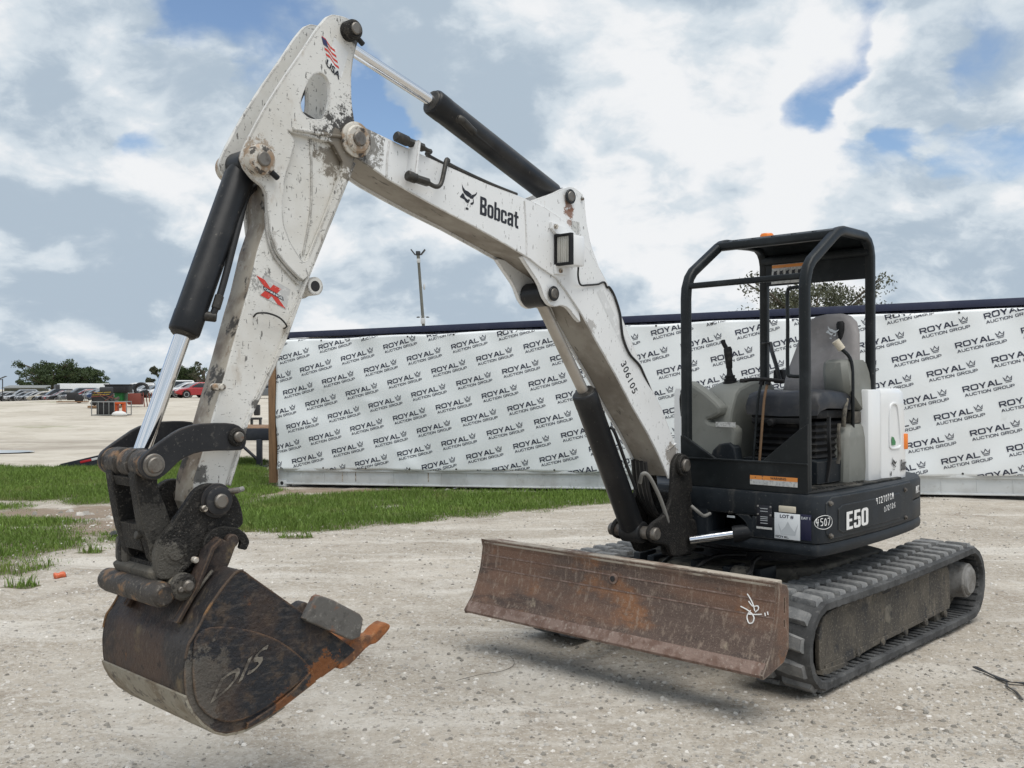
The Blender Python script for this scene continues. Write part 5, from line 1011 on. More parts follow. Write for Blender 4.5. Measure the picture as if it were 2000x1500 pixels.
def shell(name, pr, th, v0, v1, mat, parent): return strip(name, pr, th, v0, v1, mat, parent, 2, 35)
shell('bucket_shell', sh_, -.016 if False else .016, -.303, .303, 'bucket_steel', BK)
for s in (1, -1): plate('bucket_side_plate', [(a, b_) for a, b_ in sh_], s*.305-(.014 if s > 0 else 0), s*.305+(.014 if s < 0 else 0), 'bucket_side', BK, .003, 30)
wear = [(4.181, .572), (4.172, .545), (4.153, .507), (4.116, .461), (4.073, .424), (4.030, .405), (3.965, .401), (3.885, .417), (3.80, .447)]
shell('wear_plate', wear, .008, -.307, .307, 'bucket_wear', BK)
bul = chaikin([(4.145, .760), (4.107, .783), (4.032, .775), (3.935, .744), (3.844, .701), (3.77, .646), (3.717, .595), (3.690, .552), (3.74, .525), (3.86, .47), (3.96, .445), (4.03, .45), (4.10, .49), (4.145, .55), (4.155, .64), (4.152, .71)], 1)
both(lambda a, b_: plate('side_reinforcement', bul, a, b_, 'bucket_side', BK, .004, 30), .303, .313)
both(lambda a, b_: plate('lower_side_strip', [(3.69, .560), (3.675, .512), (3.80, .458), (3.885, .428), (3.96, .412), (3.955, .432), (3.86, .462), (3.77, .505)], a, b_, 'bucket_side', BK, .003, 30), .3035, .317)
side_print('raised_lettering', text_flat('DIS', .01), (4.095, .530), (3.905, .615), (4.055, .605), .3155, 'crust', BK)
both(lambda a, b_: plate('mount_ear', [(4.158, .800), (4.085, .905), (4.025, 1.032), (3.992, 1.056), (3.955, 1.036), (3.925, 1.013), (3.950, .955), (3.972, .925), (4.05, .825), (4.12, .765)], a, b_, 'bucket_steel', BK, .004, 30), .168, .190)
both(lambda a, b_: plate('ear_flange', [(4.160, .792), (4.088, .900), (4.030, 1.028), (3.996, 1.052), (3.99, 1.040), (4.018, 1.018), (4.074, .895), (4.146, .788)], a, b_, 'bucket_steel', BK, .003, 30), .150, .215)
lathe('ear_pin_boss', (4.125, .185, .905), (4.125, .215, .905), [(0, .046), (.015, .046), (.022, .036), (.022, .0)], 'coupler_black', BK, 24); cyl('ear_bolt', (4.118, .20, .908), (4.118, .226, .908), .020, 'pin_steel', BK, .006, 14); cyl('ear_bolt', (4.143, .20, .90), (4.143, .22, .90), .010, 'pin_steel', BK, .003, 10)
cyl('mount_pin', (4.125, -.2, .905), (4.125, .2, .905), .028, 'bucket_wear', BK); cyl('mount_pin', (3.935, -.2, 1.035), (3.935, .19, 1.035), .024, 'bucket_steel', BK)
both(lambda a, b_: plate('side_cutter', chaikin([(3.737, .748), (3.686, .822), (3.670, .826), (3.616, .802), (3.490, .728), (3.476, .708), (3.490, .644), (3.530, .638)], 1, .06), a, b_, 'cutter_grey', BK, .005, 30), .300, .335)
lip = strip('lip_plate', [(3.64, .518), (3.55, .552), (3.46, .612)], .026, -.30, .30, 'rust_orange', BK)
TO = [(3.570, .536), (3.540, .590), (3.506, .628), (3.450, .636), (3.412, .629), (3.385, .650), (3.345, .667), (3.318, .652), (3.325, .635), (3.385, .594), (3.425, .593), (3.506, .540), (3.55, .528)]
for v_ in (-.265, -.09, .09, .272): plate('tooth', chaikin(TO, 1, .18), v_-.032, v_+.032, 'rust_orange' if v_ > .2 else 'bucket_steel', BK, .008, 30)
for s in (.300, -.300):
    tube('weld_bead', [(q[0], s*1.012, q[1]) for q in sh_[3:25:2]], .0045, 'weld_rust', BK, 3, 6)
tube('weld_bead', [(4.152, .200, .792), (4.11, .200, .845), (4.06, .200, .905), (4.02, .200, .945)], .006, 'crust', BK, 3, 6)
for k in range(4): box('packed_soil', (3.56+.05*k, .16-.1*k, .66+.012*k), (.07, .08, .04), 'dusty_metal', BK, .015, (.2*k, .3, .5*k))

# ================================================================== container and banner
CA, CB, CH = Vector((-4.30, 18.15, -.25)), Vector((7.52, 13.69, -.01)), 2.84
cx_ = (CB-CA).normalized(); cy_ = Vector((0, 0, 1)).cross(cx_).normalized(); cz_ = cx_.cross(cy_)
CM = Matrix((cx_, cy_, cz_)).transposed().to_4x4(); CM.translation = CA; CL = (CB-CA).length
M('navy_steel', (.018, .024, .060), .45, layers=[((.045, .050, .085), 3, .45, .72, .7), ((.14, .09, .06), 20, .68, .76, .6)])
M('rail_white', (.62, .64, .64), .55, layers=[((.45, .45, .43), 2.5, .42, .7, .7), ((.24, .14, .08), 9, .66, .76, .7, (2, 1, .4)), ((.36, .34, .30), 12, .58, .74, .5)], bump=[(30, .04)])
M('banner_vinyl', (.87, .90, .91), .45, layers=[((.83, .87, .885), 1.2, .4, .7, .6), ((.50, .50, .48), 3, .64, .8, .35)], bump=[(9, .02)])
M('banner_ink', (.020, .024, .050), .5, layers=[((.09, .095, .12), 5, .58, .74, .4)])
M('lumber', (.25, .145, .075), .75, layers=[((.15, .085, .045), 8, .42, .68, .8, (3, 3, .25)), ((.34, .22, .13), 20, .58, .75, .5, (2, 2, .2))], bump=[(40, .1)])
CT = thing('shipping_container', 'long navy shipping container with white bottom rail behind the excavator', 'container'); CT.matrix_world = CM
nc = 44; V, F = [], []                                      # corrugated front wall
for i in range(nc):
    x0 = .18+i*(CL-.36)/nc; w = (CL-.36)/nc
    for dx, dy in ((0, .06), (.20, .06), (.32, .095), (.68, .095), (.80, .06)):
        V += [(x0+dx*w, dy, .34), (x0+dx*w, dy, CH-.12)]
V += [(CL-.18, .06, .34), (CL-.18, .06, CH-.12)]
for k in range(len(V)//2-1): F.append((2*k, 2*k+2, 2*k+3, 2*k+1))
link('corrugated_wall', mesh_of(V, F), 'navy_steel', CT, 0)
box('roof', (CL/2, 1.22, CH-.03), (CL-.02, 2.40, .03), 'navy_steel', CT, .004)
box('back_wall', (CL/2, 2.40, CH/2), (CL-.2, .05, CH-.2), 'navy_steel', CT, .004)
for x_ in (.07, CL-.07): box('end_wall', (x_, 1.22, CH/2), (.06, 2.3, CH-.3), 'navy_steel', CT, .004)
box('top_rail', (CL/2, .035, CH-.055), (CL-.34, .07, .11), 'navy_steel', CT, .008)
br = box('bottom_rail', (CL/2, .030, .19), (CL-.3, .055, .215), 'rail_white', CT, .006)
box('rail_lip', (CL/2, .012, .318), (CL-.3, .10, .045), 'rail_white', br, .008); box('rail_foot', (CL/2, .018, .072), (CL-.3, .08, .028), 'rail_white', br, .005)
for i in range(26): box('rail_stiffener', (.5+i*(CL-1)/25, .0, .19), (.022, .012, .18), 'rail_white', br, .003)
for x_ in (.085, CL-.085):
    box('corner_post', (x_, .075, CH/2+.11), (.17, .15, CH-.48), 'navy_steel', CT, .01); box('post_foot', (x_, .078, .24), (.172, .156, .20), 'rail_white', CT, .01)
    for z in (.075, CH-.06): 
        cst = box('corner_casting', (x_, .085, z), (.19, .19, .13), 'rail_white' if z < 1 else 'navy_steel', CT, .012); cyl('casting_shade_disc', (x_, -.012, z), (x_, .01, z), .035, 'hose_black', cst, .002, 14)  # black disc paints the shaded opening of each casting
for k, x_ in enumerate((1.35, 1.62, 3.05, 9.95, 10.4)): box('rust_drip', (x_, .0005, .2+.01*k), (.018, .004, .17), 'boss_steel', br, .001)
# banner: one vinyl sheet with folds; the print follows the sheet
BZ0, BZ1, BX0, BX1 = .335, 2.690, .03, CL-.03
def fold(s, t):
    """outward displacement of the sheet at s (along) and t (up), metres"""
    s = np.asarray(s, float); t = np.asarray(t, float)
    d = .022*np.sin((s*.9+t*2.1)*2.2+fbm(s, t, .5, 5)*5)*np.exp(-((s-1.3)/1.6)**2)
    d += .020*np.sin((s*2.6-t*1.7)*2.0+fbm(s, t, .6, 9)*4)*(.25+.75*np.exp(-((s-10.8)/1.5)**2))*np.clip(1.3-t/2.6, .2, 1)
    d += .016*np.sin(s*7.2+t*2.5)*np.exp(-((t-BZ1)/.20)**2)+.016*np.sin(s*7.6+1-t*3)*np.exp(-((t-BZ0)/.22)**2)
    d += .034*(fbm(s, t, .9, 13)-.5)+.012*np.sin((s*1.3+t*1.1)*3.1+fbm(s, t, .4, 29)*6)*fbm(s, t, .35, 41)+.016*np.sin(math.pi*np.clip((t-BZ0)/(BZ1-BZ0), 0, 1))
    d += .012*np.exp(-((s+t*.9-3.4+.3*np.sin(t*2))/.16)**2)*(t < 1.6)
    return d
ns_, nt_ = 240, 60
S_, T_ = np.meshgrid(np.linspace(BX0, BX1, ns_), np.linspace(BZ0, BZ1, nt_)); Tz = T_+.010*np.sin(S_*3.3)*(T_ > 2.65)-.008*np.sin(S_*2.4)*(T_ < .4)
Vb = np.stack([S_, -.055-fold(S_, T_), Tz], -1).reshape(-1, 3)
ib = np.arange(ns_*nt_).reshape(nt_, ns_); Fb = np.stack([ib[:-1, :-1], ib[:-1, 1:], ib[1:, 1:], ib[1:, :-1]], -1).reshape(-1, 4)
BN = thing('banner', 'white vinyl banner with repeated dark lettering and crowns, stretched along the container', 'banner'); BN.matrix_world = CM
me = bpy.data.meshes.new('sheet'); me.from_pydata(Vb.tolist(), [], Fb.tolist()); sheet = link('banner_sheet', me, 'banner_vinyl', BN, 0); me.shade_smooth()
sol = sheet.modifiers.new('thickness', 'SOLIDIFY'); sol.thickness = .003; sol.offset = -1
ry = glyphs('ROYAL', WIDE, .10, -.004); ag = glyphs('AUCTION GROUP', WIDE, .16, .006)
lv, lf = [], []
def add_art(VF, x0, y0, w, h_):
    k = len(lv); lv.extend([(x0+a*w, y0+b_*h_) for a, b_ in VF[0]]); lf.extend([tuple(i+k for i in f) for f in VF[1]])
add_art(ry, 0, .070, .515, .080); add_art(ag, .006, 0, .655, .042)
crown = poly_flat([[(0, .95), (.16, .22), (.86, .22), (1, .95), (.72, .55), (.50, 1.1), (.28, .55)], [(.12, .74), (.23, .34), (.79, .34), (.90, .74), (.71, .42), (.50, .86), (.29, .42)], [(.2, .10), (.8, .10), (.82, 0), (.18, 0)]])
add_art(crown, .535, .078, .125, .092)
lv = np.array(lv); ang = R(12.0); ca_, sa_ = math.cos(ang), math.sin(ang)
a_v, c_v = np.array((.846, .180)), np.array((.464, -.223)); o0 = np.array((.20, 1.62))
VA, FA = [], []
for i in range(-14, 26):
    for j in range(-16, 17):
        q0 = o0+a_v*i+c_v*j
        if not (-.9 < q0[0] < CL+.2 and .0 < q0[1] < 2.9): continue
        P_ = np.stack([q0[0]+lv[:, 0]*ca_-lv[:, 1]*sa_, q0[1]+lv[:, 0]*sa_+lv[:, 1]*ca_], -1)
        ok = (P_[:, 0] > BX0+.005) & (P_[:, 0] < BX1-.005) & (P_[:, 1] > BZ0+.006) & (P_[:, 1] < BZ1-.006)
        if not ok.any(): continue
        k = len(VA); P2 = np.stack([np.clip(P_[:, 0], BX0+.004, BX1-.004), np.clip(P_[:, 1], BZ0+.006, BZ1-.006)], -1)
        VA.extend(np.stack([P2[:, 0], -.0595-fold(P2[:, 0], P2[:, 1]), P2[:, 1]+.010*np.sin(P2[:, 0]*3.3)*(P2[:, 1] > 2.65)-.008*np.sin(P2[:, 0]*2.4)*(P2[:, 1] < .4)], -1).tolist())
        FA.extend([tuple(n_+k for n_ in f) for f in lf if any(ok[n_] for n_ in f)])
link('printed_lettering', mesh_of(VA, FA), 'banner_ink', BN, 0)
for i in range(15): 
    for z in (BZ0+.03, BZ1-.03):
        s_ = .12+i*(CL-.4)/14; y_ = -.058-float(fold(s_, z)); lathe('grommet', (s_, y_, z), (s_, y_-.006, z), [(0, .016), (.003, .016), (.005, .012)], 'fitting', BN, 10)
# upright timber at the banner's left end
wp = box('timber_post', (0, 0, 1.20), (.14, .09, 2.35), 'lumber', None, .006); wp.matrix_world = CM @ Matrix.Translation((-.075, -.04, .06)) @ Matrix.Rotation(R(.6), 4, 'Y')
tag(wp, 'brown timber upright at the left edge of the banner', 'post')

# ================================================================== lamp post behind the container
M('galv_pole', (.135, .135, .115), .7, layers=[((.09, .088, .075), 1.5, .45, .7, .7)]); M('lamp_dark', (.035, .036, .038), .5); M('lamp_white', (.55, .56, .56), .5)
def W2(px, py, d): return Vector(((px-1000)/1927.25*d, d, CAM_H+(757-py)/1927.25*d))
PD = 42.
LPp = thing('lamp_post', 'leaning grey camera pole with twin angled lamp heads above the container', 'lamp post', (W2(842, 750, PD).x, PD, -.2))
top = W2(817, 497, PD)-LPp.location; bot = Vector((0, 0, 0)); up = (top-bot)
lathe('pole', bot, top, [(0, .085), (up.length*.5, .075), (up.length*.5+.01, .07), (up.length-.25, .058), (up.length-.24, .07), (up.length, .07)], 'galv_pole', LPp, 16)
box('pole_cap', top+Vector((0, 0, .07)), (.19, .18, .16), 'lamp_dark', LPp, .02)
for s in (1, -1):
    p0 = top+Vector((s*.06, 0, -.02)); p1 = p0+Vector((s*.07, 0, .02)); p2 = p1+Vector((s*.17, -.03, .22))
    tube('lamp_arm', [p0, p1], .018, 'lamp_dark', LPp, 0, 8); me = box_mesh((.28, .20, .055), .012); me.transform(Matrix.Translation((p1+p2)/2) @ Euler((0, -s*R(52), 0)).to_matrix().to_4x4()); link('lamp_head', me, 'lamp_dark', LPp)
mid = top*.62
box('collar_band', top*.965, (.14, .15, .18), 'lamp_white', LPp, .02); box('camera_box', mid+Vector((0, -.06, .0)), (.18, .18, .24), 'lamp_white', LPp, .02)
for s in (1, -1): tube('camera_arm', [mid+Vector((s*.05, -.06, .20)), mid+Vector((s*.19, -.08, .17))], .012, 'lamp_white', LPp, 0, 6); lathe('camera', mid+Vector((s*.20, -.08, .13)), mid+Vector((s*.20, -.08, .22)), [(0, .015), (.015, .075), (.04, .075), (.06, .025)], 'lamp_dark', LPp, 12)
lathe('antenna', top*.80+Vector((.15, 0, 0)), top*.80+Vector((.155, 0, .24)), [(0, .02), (.03, .04), (.20, .04), (.24, .02)], 'lamp_white', LPp, 10); tube('antenna_arm', [top*.81, top*.81+Vector((.15, 0, .05))], .010, 'lamp_white', LPp, 0, 6)

# ================================================================== trees
M('bark', (.10, .082, .062), .9, layers=[((.055, .045, .035), 6, .45, .7, .8)], bump=[(20, .3)])
M('leaf_dark', ((.028, .046, .018), (.060, .088, .030)), .6, attr='tone', spec=.3); M('leaf_grey', ((.048, .055, .034), (.115, .120, .070)), .6, attr='tone', spec=.3)
def tree(label, loc, h, w, trunk_r, n_cl, per, leaf, mat, seed, low=.25, limbs=9, group=None, open_=False):
    r_ = random.Random(seed); g = np.random.default_rng(seed)
    T = thing('tree', label, 'tree', loc, 0, group); meshes = []
    meshes.append(tube_mesh(pathpts([(0, 0, -.3), (.03*h, .01*h, h*.2), (-.01*h, .02*h, h*.5), (.01*h, 0, h*.78)], 4), trunk_r, 8))
    tips = []
    for k in range(limbs):
        a = 6.283*k/limbs+r_.uniform(-.3, .3); z0 = h*r_.uniform(low*.6, .55); l = w*r_.uniform(.30, .52); z1 = z0+h*r_.uniform(.12, .42)
        P = [(0, 0, z0), (math.cos(a)*l*.4, math.sin(a)*l*.4, z0+(z1-z0)*.55), (math.cos(a)*l, math.sin(a)*l, min(z1, h*.97))]
        meshes.append(tube_mesh(pathpts(P, 3), trunk_r*.38, 6)); tips.append(P[2])
        for j in range(3):
            a2 = a+r_.uniform(-.9, .9); q = (P[2][0]+math.cos(a2)*w*.16, P[2][1]+math.sin(a2)*w*.16, min(P[2][2]+h*r_.uniform(.02, .22), h)); meshes.append(tube_mesh(pathpts([P[1], ((P[1][0]+q[0])/2, (P[1][1]+q[1])/2, (P[1][2]+q[2])/2+.1), q], 3), trunk_r*.17, 5)); tips.append(q)
    link('trunk', join_meshes(meshes), 'bark', T, 40)
    C_ = []
    for k in range(n_cl):
        if open_ or k < len(tips): t_ = tips[k % len(tips)]; C_.append((t_[0]+g.normal(0, w*.05), t_[1]+g.normal(0, w*.05), t_[2]+g.normal(0, h*.03)))
        else:
            a = g.uniform(0, 6.283); zz = g.uniform(low, 1.)**.8; rr = w*.5*math.sqrt(max(1-((zz-.58)/.48)**2, .04))*g.uniform(.35, 1)
            C_.append((math.cos(a)*rr, math.sin(a)*rr, zz*h*.97))
    C_ = np.array(C_); cr_ = w*g.uniform(.06, .13, len(C_))*(.62 if open_ else 1)
    P = np.repeat(C_, per, 0); rad = np.repeat(cr_, per); n = len(P); d = g.normal(0, 1, (n, 3)); d /= np.linalg.norm(d, axis=1)[:, None]; P = P+d*(rad*g.uniform(.25, 1, n)**.6)[:, None]*np.array((1, 1, .75))
    A = g.normal(0, 1, (n, 3)); A /= np.linalg.norm(A, axis=1)[:, None]; Bv = np.cross(A, g.normal(0, 1, (n, 3))); Bv /= np.linalg.norm(Bv, axis=1)[:, None]
    s = leaf*g.uniform(.6, 1.3, n)[:, None]
    Q = np.stack([P-A*s, P+Bv*s*.45, P+A*s, P-Bv*s*.45], 1).reshape(-1, 3); Q[:, 2] = np.maximum(Q[:, 2], .1)
    me = bpy.data.meshes.new('crown'); me.from_pydata(Q.tolist(), [], (np.arange(n)[:, None]*4+np.arange(4)).tolist())
    at_ = me.attributes.new('tone', 'FLOAT', 'POINT'); tone = np.clip(np.repeat(g.uniform(0, 1, len(C_)), per)*.6+g.uniform(0, .4, n), 0, 1); at_.data.foreach_set('value', np.repeat(tone, 4).astype(np.float32))
    link('crown', me, mat, T, 0); return T
def tp(px, d): x = (px-1000)/1927.25*d; return (x, d, float(zg(x, d)))
tree('broad dark tree rising highest at the left of the far tree line', tp(103, 190), 6.6, 9.6, .35, 150, 75, .21, 'leaf_dark', 3)
tree('rounded dark tree right of the broad one on the far tree line', tp(160, 196), 5.8, 8.4, .33, 140, 75, .21, 'leaf_dark', 4)
tree('pale slim tree partly behind the chrome bucket rod', tp(312, 180), 5.4, 3.4, .2, 34, 45, .24, 'leaf_grey', 5)
tree('dark rounded tree above the red sedan beyond the lot', tp(352, 178), 5.6, 6.4, .3, 120, 70, .20, 'leaf_dark', 6)
tree('tall thin tree beside the white arm above the red sedan', tp(398, 176), 6.4, 4.2, .22, 34, 40, .24, 'leaf_grey', 7, open_=True)
tree('low shrubby tree at the far left behind the parked cars', tp(70, 200), 3.4, 5.0, .2, 30, 45, .24, 'leaf_dark', 8)
tree('sparse grey-green tree showing above the container through the canopy', (tp(1588, 44)[0], 44, -.1), 6.25, 5.4, .16, 230, 60, .075, 'leaf_grey', 12, .50, 15, None, False)

# ================================================================== parked cars
M('tyre', (.02, .02, .021), .8); M('rim', (.42, .43, .44), .35, .7); M('car_glass', (.02, .025, .03), .08); M('headlight', (.62, .64, .66), .12); M('car_trim', (.03, .03, .032), .5)
CARC = {'silver': (.42, .44, .46), 'dark red': (.22, .012, .014), 'black': (.012, .013, .015), 'white': (.72, .73, .73), 'grey': (.13, .14, .15), 'blue': (.035, .06, .13), 'bright red': (.34, .014, .018), 'pale gold': (.36, .33, .27)}
for k, v in CARC.items(): M('car_paint_'+k, v, .25, .25 if k in ('silver', 'grey') else 0, coat=.6)
def car_proto(suv):
    T = bpy.data.objects.new('parked_car', None); COL.objects.link(T); hgt = 1.68 if suv else 1.44
    body = [(2.28, .40), (2.30, .60), (2.18, .74), (1.55, .86), (1.10, .93), (.4, .95), (-1.2, .98), (-1.9, 1.0), (-2.28, .95), (-2.32, .62), (-2.25, .36), (-1.75, .30), (-1.70, .52), (-1.55, .66), (-1.38, .70), (-1.2, .66), (-1.06, .52), (-1.02, .28), (1.02, .26), (1.06, .52), (1.2, .66), (1.38, .70), (1.56, .66), (1.70, .52), (1.75, .28)]
    me = outline_mesh([body], .90, .10); me.transform(XZ); link('body', me, 'car_paint_silver', T, 40)
    def cabin(k, z1): 
        lo = [(1.25, .84), (-1.95 if suv else -1.75, .84)]; hi = [(.25, z1), (-1.75 if suv else -1.0, z1)]
        return lo, hi
    def ring(u0, u1, w, z): return [(u0, w, z), (u1, w, z), (u1, -w, z), (u0, -w, z)]
    rings = [ring(1.22, -2.0 if suv else -1.85, .82, .90), ring(.72, -1.95 if suv else -1.5, .74, (.90+hgt)/2+.02), ring(.28, -1.85 if suv else -1.08, .64, hgt-.06), ring(.10, -1.7 if suv else -.90, .55, hgt)]
    loft('roof', rings, 'car_paint_silver', T, 30)
    gl = []
    z0, z1 = .97, hgt-.12
    def edge(f, s):                                          # point on the cabin skin at height fraction f
        u0 = np.interp(f, (0, .5, 1), (1.22, .72, .28)); u1 = np.interp(f, (0, .5, 1), (-2.0, -1.95, -1.85) if suv else (-1.85, -1.5, -1.08)); w = np.interp(f, (0, .5, 1), (.82, .74, .64)); z = np.interp(f, (0, .5, 1), (.90, (.90+hgt)/2+.02, hgt-.06)); return u0, u1, w, z
    a, m_, c_ = edge(.12, 0), edge(.5, 0), edge(.92, 0)
    for s in (1, -1):
        V_ = [(a[0]-.16, s*(a[2]+.012), a[3]), (m_[0]-.16, s*(m_[2]+.012), m_[3]), (c_[0]-.16, s*(c_[2]+.012), c_[3]), (c_[1]+.18, s*(c_[2]+.012), c_[3]), (m_[1]+.22, s*(m_[2]+.012), m_[3]), (a[1]+.28, s*(a[2]+.012), a[3])]
        link('side_window', mesh_of(V_, [(0, 1, 4, 5), (1, 2, 3, 4)]), 'car_glass', T, 0)
    for q, sg, nm in ((0, 1, 'windscreen'), (1, -1, 'rear_window')):
        V_ = [(e[q]+sg*.012, s*e[2]*.88, e[3]) for e in (a, m_, c_) for s in (1, -1)]; link(nm, mesh_of(V_, [(0, 1, 3, 2), (2, 3, 5, 4)]), 'car_glass', T, 0)
    for u_ in (1.38, -1.38):
        for s in (1, -1):
            w = lathe('wheel', (u_, s*.66, .33), (u_, s*.89, .33), [(0, .24), (.01, .31), (.03, .33), (.20, .33), (.225, .31), (.23, .25)], 'tyre', T, 20); lathe('rim', (u_, s*.80, .33), (u_, s*.897, .33), [(0, .23), (.09, .23), (.093, .20), (.07, .06), (.075, .05)], 'rim', w, 16)
    for s in (1, -1): box('headlight', (2.14, s*.66, .70), (.22, .34, .12), 'headlight', T, .03, (0, R(20), s*R(18)))
    box('grille', (2.275, 0, .60), (.06, .8, .16), 'car_trim', T, .02); box('lower_bumper', (2.27, 0, .40), (.08, 1.5, .12), 'car_trim', T, .02); box('number_plate_recess', (2.31, 0, .50), (.02, .5, .10), 'car_trim', T, .005)
    return T
def copy_tree(o, parent=None):
    c = o.copy(); COL.objects.link(c); c.parent = parent
    for ch in list(o.children): copy_tree(ch, c)
    return c
protos = [car_proto(False), car_proto(True)]; used = [False, False]
cseq = ['silver', 'black', 'grey', 'black', 'silver', 'black', 'grey', 'black', 'pale gold', 'black', 'dark red', 'black', 'grey', 'dark red', 'black', 'blue', 'black', 'silver', 'white', 'silver', 'black', 'white', 'white', 'bright red']
ORD = ['first', 'second', 'third', 'fourth', 'fifth', 'sixth', 'seventh', 'eighth', 'ninth', 'tenth', 'eleventh', 'twelfth', 'thirteenth', 'fourteenth', 'fifteenth', 'sixteenth', 'seventeenth', 'eighteenth', 'nineteenth', 'twentieth', 'twenty-first', 'twenty-second', 'twenty-third', 'twenty-fourth']
def put_car(x, y, rz, suv, colr, label, group='cars parked in the far row'):
    o = protos[suv] if not used[suv] else copy_tree(protos[suv]); used[suv] = True
    tag(o, label, 'car', group); o.location = (x, y, float(zg(x, y))-.02); o.rotation_euler = (0, 0, rz)
    for ch in o.children:
        if ch.name.split('.')[0] in ('body', 'roof'):
            ch.material_slots[0].link = 'OBJECT'; ch.material_slots[0].material = MATS['car_paint_'+colr]
n = len(cseq); P0, P1 = np.array((-76., 146.)), np.array((-28.6, 90.))
suvs = {4, 9, 12, 16, 18, 21}
for i, cn in enumerate(cseq):
    t_ = i/(n-1); x, y = P0+(P1-P0)*t_; x += random.uniform(-.3, .3); y += random.uniform(-.3, .3)
    kind = 'SUV' if i in suvs else 'sedan'
    put_car(x, y, math.atan2(-.58, -.81)+random.uniform(-.04, .04), int(i in suvs), cn,
            f'{cn} {kind} parked {ORD[i]} from the left in the far row' if i < n-1 else 'bright red sedan at the near end of the car row beside the white arm')
put_car(-22.4, 88.5, math.atan2(-.5, -.86), 0, 'grey', 'dark grey sedan glimpsed between the arm and the timber post')
# white box trailer and olive shed behind the cars
M('box_white', (.66, .68, .69), .5, layers=[((.5, .5, .49), 1, .5, .75, .5)]); M('olive', (.10, .105, .075), .8); M('metal_roof', (.20, .21, .20), .6)
X_ = tp(163, 150); bt = thing('box_trailer', 'white box trailer standing behind the parked cars', 'trailer', (X_[0], X_[1], X_[2]), R(214))
box('cargo_body', (0, 0, 1.6), (7.0, 2.4, 1.9), 'box_white', bt, .06); box('front_nose', (3.7, 0, 1.55), (.6, 2.2, 1.7), 'lamp_dark', bt, .2); box('rear_frame', (-3.5, 0, 1.6), (.12, 2.44, 1.94), 'galv_pole', bt, .02)
for u_ in (-2.4, -1.4, 2.6):
    for s in (1, -1): lathe('wheel', (u_, s*.9, .5), (u_, s*1.2, .5), [(0, .4), (.03, .5), (.27, .5), (.3, .4)], 'tyre', bt, 16)
X_ = tp(52, 168); sh2 = thing('shed', 'low olive shed with a grey roof behind the left cars', 'shed', X_, R(8))
box('shed_wall', (0, 0, .9), (6.2, 3, 1.9), 'olive', sh2, .02); loft('shed_roof', [[(-3.4, -1.8, 1.85), (3.4, -1.8, 1.85), (3.4, 1.8, 2.25), (-3.4, 1.8, 2.25)], [(-3.4, -1.8, 1.97), (3.4, -1.8, 1.97), (3.4, 1.8, 2.37), (-3.4, 1.8, 2.37)]], 'metal_roof', sh2); box('shed_door', (1.2, -1.51, .85), (1.0, .05, 1.6), 'metal_roof', sh2, .01); box('shed_window', (-1.4, -1.51, 1.15), (1.1, .05, .6), 'car_glass', sh2, .01)
# solar street lamp
X_ = tp(5, 120); sl = thing('solar_lamp', 'small solar street lamp at the far left edge', 'lamp post', X_)
tube('pole', [(0, 0, 0), (0, 0, 2.9)], .06, 'lamp_dark', sl, 0, 8); box('solar_panel', (0, 0, 3.05), (.95, .5, .05), 'lamp_dark', sl, .01, (0, R(-22), 0)); box('lamp_head', (-.35, 0, 2.80), (.5, .2, .07), 'lamp_dark', sl, .02)

# ================================================================== pallets and gear on the sandy lot
M('crate_steel', (.22, .225, .22), .6); M('green_paint', (.02, .16, .035), .5); M('red_oxide', (.20, .05, .035), .7); M('orange_plastic', (.62, .10, .015), .5); M('black_plastic', (.018, .018, .019), .6); M('yellow_paint', (.40, .28, .02), .6); M('white_sack', (.66, .66, .64), .8)
def at(px, py_base, d): x = (px-1000)/1927.25*d; return (x, d, float(zg(x, d)))
X_ = at(218, 812, 58); cr1 = thing('wire_crate', 'grey steel frame crate holding an orange item on the sandy lot', 'crate', X_, R(6))
for sx_ in (-1, 1):
    for sy_ in (-.5, .5): box('upright', (sx_*.98, sy_, .42), (.05, .05, .84), 'crate_steel', cr1, .008)
for z in (.05, .82):
    for sy_ in (-.5, .5): box('rail', (0, sy_, z), (1.98, .05, .05), 'crate_steel', cr1, .008)
    for sx_ in (-1, 1): box('rail', (sx_*.98, 0, z), (.05, 1.0, .05), 'crate_steel', cr1, .008)
for x_ in (-.6, -.3, 0, .3): box('bar', (x_, -.52, .43), (.035, .03, .78), 'crate_steel', cr1, .005)
bb = thing('black_bin', 'black plastic bin inside the steel crate', 'bin', (X_[0]-.25, X_[1], X_[2]+.06), 0); box('bin_body', (0, 0, .34), (1.0, .7, .66), 'black_plastic', bb, .05); box('bin_rim', (0, 0, .68), (1.06, .76, .05), 'black_plastic', bb, .02)
ob = thing('orange_stool', 'orange plastic stool-like item at the crate end', 'stool', (X_[0]+.55, X_[1]-.05, X_[2]+.06), 0); box('top', (0, 0, .68), (.62, .5, .12), 'orange_plastic', ob, .03)
for sx_ in (-.22, .22): box('leg', (sx_, 0, .34), (.14, .4, .66), 'orange_plastic', ob, .03)
sk_ = thing('white_sack', 'white sack slumped at the crate foot', 'sack', (X_[0]+.75, X_[1]-.75, X_[2]), 0); loft('sack_body', [[(r_*.42*math.cos(a), r_*.25*math.sin(a), z) for a in np.linspace(0, 6.283, 11)[:-1]] for z, r_ in ((0, .9), (.08, 1.1), (.2, .9), (.28, .45))], 'white_sack', sk_, 60)
X_ = at(205, 790, 68); mp = thing('machine_pallet', 'dark machinery with yellow bars stacked on a pallet', 'machinery', X_, R(10))
box('pallet_base', (0, 0, .10), (2.0, 1.2, .14), 'lumber', mp, .01); box('engine_block', (-.15, 0, .65), (1.3, .9, .9), 'black_plastic', mp, .12); box('upper_tank', (.1, 0, 1.25), (.8, .7, .4), 'lamp_dark', mp, .08)
